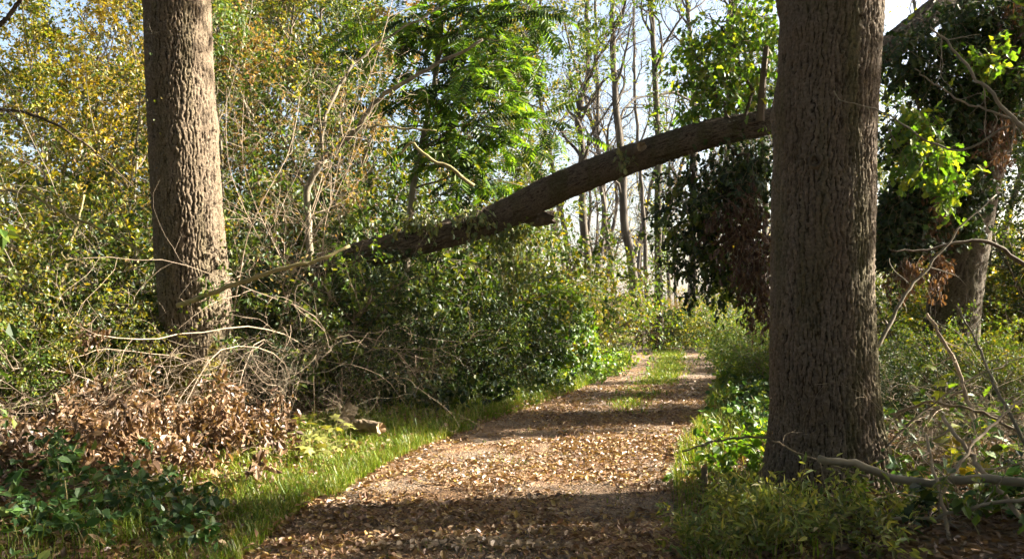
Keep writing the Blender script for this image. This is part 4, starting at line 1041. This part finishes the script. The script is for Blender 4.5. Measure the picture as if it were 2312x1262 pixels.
for px, d, n, sp, s in ((2030, 6.7, 10, .25, .7), (2110, 6.4, 12, .3, .75), (2200, 6.2, 12, .3, .75), (2290, 6.0, 12, .3, .75), (2060, 7.6, 10, .3, .85), (2170, 7.6, 12, .3, .9), (2280, 7.4, 12, .3, .95), (2100, 9.2, 10, .35, 1.0), (2240, 9.0, 10, .35, 1.0)):
    cane_clump(px, d, n, sp, 'o', 'tangle of bare brown canes to the right of the right oak', 'bare brambles by the right oak', BARE, (MT['twig'], MT['pale_twig'], MT['smooth']), s)
# long pale sticks that can be told apart
def stick(label, pts, r0, r1, mat, seed, name='branch', cat='branch', fork=None):
    P = [at(*p) for p in pts]; base = P[0].copy()
    o, Q = limb(None, base, P, r0, r1, mat, name, 22, 8, .006, seed); o.location = base
    rq = np.random.RandomState(seed + 50); rr = np.linspace(r0, r1, 22)[None]
    if max(r0, r1) < .026:
        p, d, r, t, i = spread(rq, Q[None], rr, 5, .1, .95, 30, 70)
        L_ = .22 + 6 * max(r0, r1)
        P1 = walk(rq, p, d, L_ * (.4 + rq.rand(len(p))), 9, .13); R1 = taper(len(p), 9, np.maximum(r * .5, .0025), .4)
        w = Acc().add(*tubes(P1, R1, 5))
        p, d, r, t, i = spread(rq, P1, R1, 2, .2, 1, 30, 70); P2 = walk(rq, p, d, L_ * .4 * (.4 + rq.rand(len(p))), 6, .2); w.add(*tubes(P2, taper(len(p), 6, np.maximum(r * .6, .0018), .5), 3))
        tag(obj('side_twigs', w.mesh('side_twigs', [mat]), o), kind='stuff')
    tag(o, label, cat); return o
stick('pale broken branch sloping up from the sunlit oak over the dry brambles', [(400, 690, 9.0), (520, 645, 8.9), (640, 605, 8.9), (720, 590, 8.9), (790, 555, 9)], .03, .016, MT['olive_twig'], 1, 'broken_branch')
stick('long peeled grey branch lying at the foot of the right oak', [(1848, 1034, 5.2), (1920, 1042, 5.2), (2000, 1075, 5.15), (2090, 1090, 5.1), (2200, 1080, 5.0), (2330, 1090, 4.9), (2420, 1120, 4.8)], .024, .03, MT['smooth'], 2, 'fallen_branch')
stick('thin grey branch curving below the peeled branch by the right oak', [(1935, 1145, 5.0), (2000, 1165, 4.95), (2090, 1170, 4.9), (2180, 1150, 4.85), (2330, 1120, 4.8)], .007, .012, MT['smooth'], 3, 'fallen_branch')
stick('pale straight stick sloping down at the lower right corner', [(2128, 940, 5.4), (2180, 1010, 5.2), (2240, 1090, 5.0), (2330, 1190, 4.7)], .012, .016, MT['pale_twig'], 4, 'stick', 'stick')
stick('upright pale stick crossing the peeled branch at lower right', [(2090, 980, 5.3), (2110, 1060, 5.1), (2130, 1150, 4.9), (2150, 1262, 4.7)], .009, .013, MT['pale_twig'], 5, 'stick', 'stick')
stick('snapped pale branch standing in front of the ivy-hung tree', [(2092, 708, 7.2), (2125, 760, 7.1), (2165, 840, 7.0), (2185, 900, 6.9), (2205, 960, 6.8)], .014, .02, MT['pale_twig'], 6, 'broken_branch')
stick('pale slanting dead stem between the right oak and the ivy-hung tree', [(1975, 790, 7.6), (2010, 730, 7.7), (2045, 660, 7.8), (2100, 600, 7.9), (2180, 500, 8), (2250, 440, 8.1)], .022, .006, MT['smooth'], 7, 'leaning_pole', 'pole')
stick('dark arching branch in front of the ivy-hung trunk', [(2010, 565, 9), (2080, 570, 9), (2150, 550, 9), (2220, 540, 9), (2280, 570, 9), (2340, 620, 9)], .008, .03, MT['dark_twig'], 8, 'branch')
stick('long thin twig slanting down from the top right corner', [(2100, 62, 4.6), (2140, 95, 4.6), (2200, 170, 4.55), (2260, 235, 4.5), (2330, 300, 4.45)], .005, .012, MT['smooth'], 9, 'twig', 'twig')
stick('thin bare twig reaching across the front of the right oak', [(1882, 205, 5.6), (1895, 232, 5.6), (1960, 240, 5.55), (2010, 260, 5.5), (2060, 300, 5.45), (2120, 335, 5.4), (2190, 345, 5.3), (2240, 300, 5.2), (2330, 270, 5.1)], .004, .008, MT['smooth'], 10, 'twig', 'twig')
stick('forked bare twig below the top right corner twig', [(2065, 155, 4.8), (2110, 190, 4.8), (2160, 225, 4.8), (2220, 245, 4.8), (2330, 290, 4.7)], .004, .007, MT['smooth'], 11, 'twig', 'twig')
stick('dark arching branch entering at the left edge, upper one', [(-40, 240, 9.5), (60, 255, 9.5), (130, 280, 9.6), (200, 330, 9.8), (300, 420, 10)], .02, .008, MT['dark_twig'], 12, 'branch')
stick('olive arching branch entering at the left edge, lower one', [(-40, 430, 9.2), (60, 432, 9.2), (130, 475, 9.2), (230, 520, 9.2), (330, 575, 9.2)], .018, .012, MT['olive_twig'], 13, 'branch')
stick('dark forked bough in the top left corner', [(-30, 80, 9), (20, 40, 9), (60, -20, 9)], .03, .02, MT['dark_twig'], 14, 'branch')
stick('pale leaning pole in the shrubs left of the sunlit oak', [(128, 690, 10), (150, 590, 10.1), (172, 510, 10.2), (190, 440, 10.3)], .022, .014, MT['olive_twig'], 15, 'leaning_pole', 'pole')
stick('thin stick jutting over the track from the foot of the right oak', [(1540, 1018, 6.4), (1600, 1000, 6.35), (1680, 985, 6.3), (1740, 990, 6.2)], .006, .01, MT['twig'], 16, 'stick', 'stick')
stick('thin stick across the foot of the right oak', [(1742, 995, 5.6), (1800, 1020, 5.6), (1870, 1050, 5.5), (1960, 1075, 5.4)], .006, .008, MT['twig'], 17, 'stick', 'stick')

stick('thin brown stick leaning right among the canes, level with the young maple', [(2000, 1010, 5.9), (2080, 930, 6.0), (2180, 860, 6.1), (2320, 800, 6.2)], .009, .005, MT['twig'], 31, 'stick', 'stick')
stick('long brown stick rising steeply beside the lower right edge', [(2320, 1010, 5.4), (2250, 880, 5.6), (2210, 780, 5.8), (2160, 690, 6.0)], .014, .006, MT['smooth'], 32, 'stick', 'stick')
stick('bowed brown stick low in the canes at the right edge', [(2010, 935, 6.6), (2100, 905, 6.4), (2220, 930, 6.2), (2330, 990, 6.0)], .008, .013, MT['twig'], 33, 'stick', 'stick')
stick('grey stick slanting from the peeled branch towards the right edge', [(2120, 1120, 5.0), (2190, 1010, 5.2), (2270, 930, 5.4), (2330, 890, 5.5)], .012, .007, MT['pale_twig'], 34, 'stick', 'stick')
# ------------------------------------------------------------------ dead leafy boughs, lower left
def dead_bough(px, py, d, seed, n=8, s=1.0, key='p'):
    rg = np.random.RandomState(seed); b = at(px, py, d); g = float(gz(b[0], b[1]))
    o = empty('dead_bough', (b[0], b[1], g))
    a = rg.rand() * 6.28; h = max(b[2] - g, .1)
    P = walk(rg, [[-.5 * s * math.cos(a), -.5 * s * math.sin(a) * .6, h * .3]], [[math.cos(a), math.sin(a) * .6, .12]], 1.2 * s, 9, .12, (0, 0, -.03)); R = taper(1, 9, .012, .3)
    w = Acc().add(*tubes(P, R, 6))
    p, dd, r, t, i = spread(rg, P, R, 12, .1, 1, 30, 80)
    P2 = walk(rg, p, dd, .45 * s * (.5 + rg.rand(len(p))), 6, .2, (0, 0, .0)); R2 = taper(len(p), 6, r * .6, .3); w.add(*tubes(P2, R2, 4))
    p, dd, r, t, i = spread(rg, P2, R2, 3, .2, 1, 30, 80)
    P3 = walk(rg, p, dd, .2 * s * (.5 + rg.rand(len(p))), 4, .2, (0, 0, -.05)); R3 = taper(len(p), 4, .003, .4); w.add(*tubes(P3, R3, 3))
    obj('branch', w.mesh('bough_wood', [MT['twig']]), o)
    lf = Acc()
    for t_, k_ in ((OAKS, 3), (DRY2, 2), (CURL2, 8), (DRY1, 1), (CURL1, 6)): leafy(rg, lf, t_, P3, k_, .072, .06, .9, .8, .15, .3)
    obj('foliage', lf.mesh('dead_leaves', [MT['brown']]), o)
    row(o, key, 'dead bough of curled brown leaves on the bank', 'bough', 'dead boughs on the left bank')
for k, (px, py, d) in enumerate(((30, 1030, 6.4), (110, 1060, 6.2), (190, 1020, 6.8), (260, 1050, 6.5), (330, 1010, 6.9), (400, 990, 7.4), (450, 1010, 7.2), (90, 1000, 7.3), (20, 1090, 5.8), (210, 1090, 6.0), (350, 1060, 6.5), (480, 1010, 7.6), (250, 990, 7.6), (530, 1010, 7.6), (150, 1075, 6.6), (60, 1050, 6.9), (300, 1080, 6.1), (420, 1050, 6.8), (500, 1020, 7.3), (370, 960, 7.9), (40, 940, 7.9), (150, 930, 8.0))):
    dead_bough(px, py, d, 400 + k, 12, .85)

# ------------------------------------------------------------------ low plants with leaves one can pick out
LEAFM = {k: make_mesh('leaf', t[0], t[1], [MT['blue']]) for k, t in (('ovate', OVATE), ('round', ROUND), ('maple', MAPLE), ('lance', LANCE), ('oak', OAK))}
def leafy_plant(name, px, d, H, stems, nleaf, size, kinds, mat, seed, key, desc, group, cat='plant', sp=.16, arch=-.1, woodm=None, trifol=False, extra=0):
    rg = np.random.RandomState(seed); x = (px - 1156) / F * d
    o = empty(name, (x, d, float(gz(x, d))))
    st = np.stack([rg.randn(stems) * sp, rg.randn(stems) * sp, np.full(stems, -.03)], -1)
    P = walk(rg, st, np.stack([rg.randn(stems) * .5, rg.randn(stems) * .5, np.ones(stems)], -1), H * (.6 + .6 * rg.rand(stems)), 8, .1, (0, 0, arch))
    for q_ in range(stems):
        obj('stem', Acc().add(*tubes(P[q_:q_ + 1], taper(1, 8, .004, .4), 4)).mesh('plant_stem', [woodm or MT['olive_twig']]), o)
    idx = np.repeat(np.arange(stems), nleaf); K = len(idx); t = .25 + .75 * rg.rand(K)
    pos, tan = sample(P, idx, t)
    if extra:
        lf = Acc()
        for kd in kinds: leafy(rg, lf, {'ovate': OVATE, 'round': ROUND, 'maple': MAPLE, 'lance': LANCE, 'oak': OAK}[kd], P, extra, size, .03, .15, .9, .2)
        tag(obj('foliage', lf.mesh('plant_foliage', [mat]), o), kind='stuff')
    for k in range(K):
        yaw = rg.rand() * 6.28
        for j in ((-1, 0, 1) if trifol else (0,)):
            obj('leaf', LEAFM[kinds[rg.randint(len(kinds))]], o, mat, pos[k], (rg.randn() * .3, .25 + rg.randn() * .3, yaw + j * 1.1), size * (.6 + .6 * rg.rand()))
    return row(o, key, desc, cat, group)
k = 0
for px, d, H in ((20, 5.0, .42), (110, 5.2, .4), (200, 5.0, .45), (290, 5.2, .42), (60, 5.6, .45), (160, 5.7, .42), (350, 5.5, .35), (250, 4.8, .3), (-10, 4.6, .35), (90, 4.65, .3), (400, 5.2, .3)):
    leafy_plant('bramble_plant', px, d, H * .95, 8, 4, .07, ('ovate', 'round'), MT['blue'], 500 + k, 'q', 'shaded dark green bramble at the lower left corner', 'brambles at the lower left corner', trifol=True, extra=5, sp=.24); k += 1
for px, d, H in ((590, 7.4, .42), (640, 7.6, .42), (690, 7.8, .4), (660, 8.1, .45), (730, 8.2, .4), (560, 7.6, .4)):
    leafy_plant('seedling', px, d, H, 7, 6, .12, ('maple',), MT['pale'], 520 + k, 'r', 'clump of pale green lobed seedlings on the sunny grass bank', 'seedlings on the grass bank', sp=.14); k += 1
for px, d, H in ((1660, 5.5, .32), (1690, 5.0, .34), (1710, 5.3, .36), (1780, 5.0, .36), (1850, 5.2, .36), (1930, 5.0, .34), (1990, 5.3, .34), (1650, 4.75, .3), (1740, 4.85, .34), (1890, 4.8, .3), (1700, 5.7, .3)):
    leafy_plant('herb', px, d, H * 1.1, 15, 3, .068, ('lance', 'lance'), MT['herb'], 540 + k, 's', 'bushy herb with narrow yellow-green leaves before the right oak', 'herbs before the right oak', sp=.17, arch=-.04, extra=10); k += 1
for px, d, H in ((1660, 6.9, .35), (1690, 7.0, .45), (1725, 6.6, .4), (1650, 7.8, .3), (1700, 8.0, .5), (1730, 8.6, .6)):
    leafy_plant('young_plant', px, d, H, 7, 7, .075, ('ovate', 'round'), MT['bright'], 560 + k, 't', 'small leafy green plant left of the right oak', 'small plants beside the right oak', sp=.15, extra=8); k += 1
for px, d, H, m in ((2180, 6.6, .95, 'bright'), (2120, 6.2, .6, 'lime'), (2230, 7.2, 1.0, 'bright')):
    leafy_plant('young_maple', px, d, H, 4, 8, .13, ('maple', 'oak'), MT[m], 580 + k, 'u', 'young maple with bright backlit leaves right of the right oak', 'young maples right of the right oak', sp=.1, arch=-.02); k += 1
for px, d, H in ((2040, 5.3, .4), (2110, 5.1, .4), (2190, 5.2, .45), (2260, 5.0, .42), (2310, 5.4, .5), (2150, 5.6, .45), (2060, 5.9, .45), (2240, 5.8, .5), (2130, 6.9, .6), (2050, 7.2, .6), (2220, 7.6, .65), (2300, 7.0, .6), (2150, 8.4, .8), (2040, 8.8, .8), (2280, 8.8, .85)):
    leafy_plant('undergrowth_plant', px, d, H, 6, 7, .085, ('ovate', 'oak'), MT[('blue', 'green', 'dark')[k % 3]], 600 + k, 'v', 'shaded green plant among the canes at lower right', 'plants among the canes at lower right', sp=.2, extra=4); k += 1
def verge_clump(seed, n=60, H=.32, size=.07, tpl=ROUND):
    rg = np.random.RandomState(seed); st = np.stack([rg.randn(n) * .28, rg.randn(n) * .28, np.full(n, -.03)], -1)
    P = walk(rg, st, np.stack([rg.randn(n) * .4, rg.randn(n) * .4, np.ones(n)], -1), H * (.5 + .7 * rg.rand(n)), 5, .12, (0, 0, -.05))
    w = Acc().add(*tubes(P, taper(n, 5, .003, .5), 3)); lf = Acc(); leafy(rg, lf, tpl, P, 11, size, .02, .2, .9)
    return w.mesh('clump_stems', [MT['olive_twig']]), lf.mesh('clump_leaves', [MT['bright']])
CLUMP = [verge_clump(700 + k) for k in range(4)]
rg = np.random.RandomState(12)
def clumps(n, y0, y1, o0, o1, side, m, key, desc, group):
    for k in range(n):
        y = y0 + (y1 - y0) * (k + rg.rand()) / n; off = o0 + (o1 - o0) * rg.rand()
        x = edge_l(y) - off if side < 0 else edge_r(y) + off
        kit = CLUMP[rg.randint(4)]
        o = put('verge_plant', float(x), y, rg.rand() * 6.28, .75 + .6 * rg.rand(), [('stem', kit[0], None), ('foliage', kit[1], MT[m[rg.randint(len(m))]])])
        row(o, key, desc, 'plant', group)
clumps(20, 11, 15.5, .5, 1.6, -1, ('dark', 'blue', 'green'), 'w', 'low dark leafy plant on the shaded left verge', 'verge plants below the fallen trunk')
clumps(22, 15, 21, .15, 1.3, -1, ('bright', 'bright', 'green'), 'x', 'low bright green plant beside the domed bush', 'sunlit verge plants by the domed bush')
clumps(20, 9, 14, .75, 1.9, 1, ('green', 'dark', 'blue'), 'y', 'low green plant on the right verge beyond the right oak', 'right verge plants near the oak')
clumps(30, 14, 27, .55, 2.0, 1, ('bright', 'green', 'bright'), 'z', 'low sunny green plant on the right verge before the bend', 'right verge plants before the bend')

# ------------------------------------------------------------------ broken logs on the left bank
def log(name, a, b, r, label, seed):
    a = np.asarray(a); b = np.asarray(b)
    o = empty(name, a); tag(o, label, 'log')
    stub('wood', [a, (a + b) / 2 + (0, 0, .01), b], [r * 1.05, r, r * .95], o, a, MT['twig'], seed, 14, .05, MT['cut'])
    return o
log('broken_log', at(765, 985, 8.9), at(790, 925, 9.2), .09, 'mossy grey broken log standing askew on the left grass bank', 1)
log('cut_log', at(800, 960, 8.8), at(858, 966, 8.5), .065, 'short pale cut log lying in the grass of the left bank', 2)
ts = at(1590, 1075, 6.6); ts[2] = float(gz(ts[0], ts[1])) - .05
log('small_stump', ts, ts + (0, 0, .22), .03, 'thin dark stump in the grass left of the right oak', 3)

# ------------------------------------------------------------------ unseen trees: the sunny-side ones shade the track, those behind are added against skylight
for k, (x, y, s) in enumerate(((8.0, 5.5, .9), (8.7, 5.9, .95), (9.3, 5.3, 1.0), (9.9, 5.7, .95), (8.3, 4.8, .9), (7.4, 5.0, .8), (7.6, 4.0, .9), (10.4, 5.2, 1.0), (11.4, 6.3, 1.1), (12.6, 6.6, 1.2), (11.2, 5.5, 1.1), (13.4, 6.2, 1.2), (8.6, 6.4, .75), (7.7, 6.1, .72), (9.8, 12.7, 1.0), (11, 13.4, 1.1))):  # the last two are added to shade the ivy-hung trunk
    kit = SAP[k % 4]
    o = put('leafy_sapling', x, y, k * 2.0, s, [('trunk', kit[0], None), ('twigs', kit[1], None), ('crown', kit[2], MT['green'])])
    row(o, 'si', 'leafy sapling outside the right edge', 'sapling', 'saplings outside the picture')
for k, (x, y, s) in enumerate(((-5.5, -4, 1), (2.5, -5, 1.1), (-9, 2.5, 1), (6, -1, 1), (-5.5, 1.5, 1.05), (1.5, -1.5, 1.2), (-2.5, -1, 1.2), (-10, 8, 1.1), (9, 1, 1.1))):  # unseen oaks added to block skylight from overhead and behind
    o = put('oak_tree', x, y, k * 2.0, s, [('crown', oakcrown_l, None)], z=gz(x, y))
    o.children[0].location.z = 8.5
    obj('trunk', FAR[k % 4][0], o); obj('limb', oakcrown_w, o.children[0])
    row(o, 'sk', 'unseen oak added behind the viewer', 'tree', 'added oaks behind the viewer')
for k, (x, y, s) in enumerate(((26, 13.4, 1.2), (24, 10.6, 1.2))):
    kit = FAR[k % 4]
    o = put('roadside_tree', x, y, k * 2.0, s, [('trunk', kit[0], None), ('crown', kit[1], None)])
    row(o, 'sj', 'bare tree far outside the right edge of the picture', 'tree', 'bare trees outside the picture')
rg = np.random.RandomState(31)
for k in range(30):  # ring of unseen trees added to keep out skylight
    a = math.radians(150 + 195 * (k + .3 * rg.rand()) / 30); r = 7.5 + 3.5 * (k % 3) + 2 * rg.rand(); kit = SAPF[k % 3]
    x, y = r * math.cos(a), 2 + r * math.sin(a)
    o = put('woodland_tree', x, y, rg.rand() * 6, 1.1, [('trunk', kit[0], None), ('twigs', kit[1], None), ('crown', kit[2], MT[('green', 'lime')[k % 2]])])
    row(o, 'sl', 'unseen leafy tree added behind the viewer', 'tree', 'added trees behind the viewer')
for k in range(24):  # unseen shrubs added to close the low gaps against skylight
    a = math.radians(155 + 200 * (k + .3 * rg.rand()) / 24); r = 5.5 + 4 * (k % 2) + 2 * rg.rand(); kit = SHRUBF[k % 2]
    x, y = r * math.cos(a), 1 + r * math.sin(a)
    o = put('shrub', x, y, rg.rand() * 6, 1.3, [('stem', kit[0], None), ('foliage', kit[1], MT[('green', 'dark')[k % 2]])])
    row(o, 'sm', 'unseen leafy shrub added behind the viewer', 'shrub', 'added shrubs behind the viewer')

# ------------------------------------------------------------------ autumn haze
hb = Acc()
hx, hy0, hy1, hz0, hz1 = 620.0, -70.0, 1010.0, -2.0, 40.0
hb.add([(-hx, hy0, hz0), (hx, hy0, hz0), (hx, hy1, hz0), (-hx, hy1, hz0), (-hx, hy0, hz1), (hx, hy0, hz1), (hx, hy1, hz1), (-hx, hy1, hz1)], [(0, 3, 2, 1), (4, 5, 6, 7), (0, 1, 5, 4), (1, 2, 6, 5), (2, 3, 7, 6), (3, 0, 4, 7)])
hm, hn, hl, hout = new_mat('haze')
hv_ = hn.new('ShaderNodeVolumePrincipled'); hv_.inputs['Density'].default_value = .00016
hv_.inputs['Color'].default_value = (.92, .94, 1, 1); hv_.inputs['Anisotropy'].default_value = .2
hl.new(hv_.outputs[0], hout.inputs[1])
tag(obj('haze', hb.mesh('haze', [hm])), 'thin pale haze softening the far trees', 'haze', kind='stuff')

label_rows()
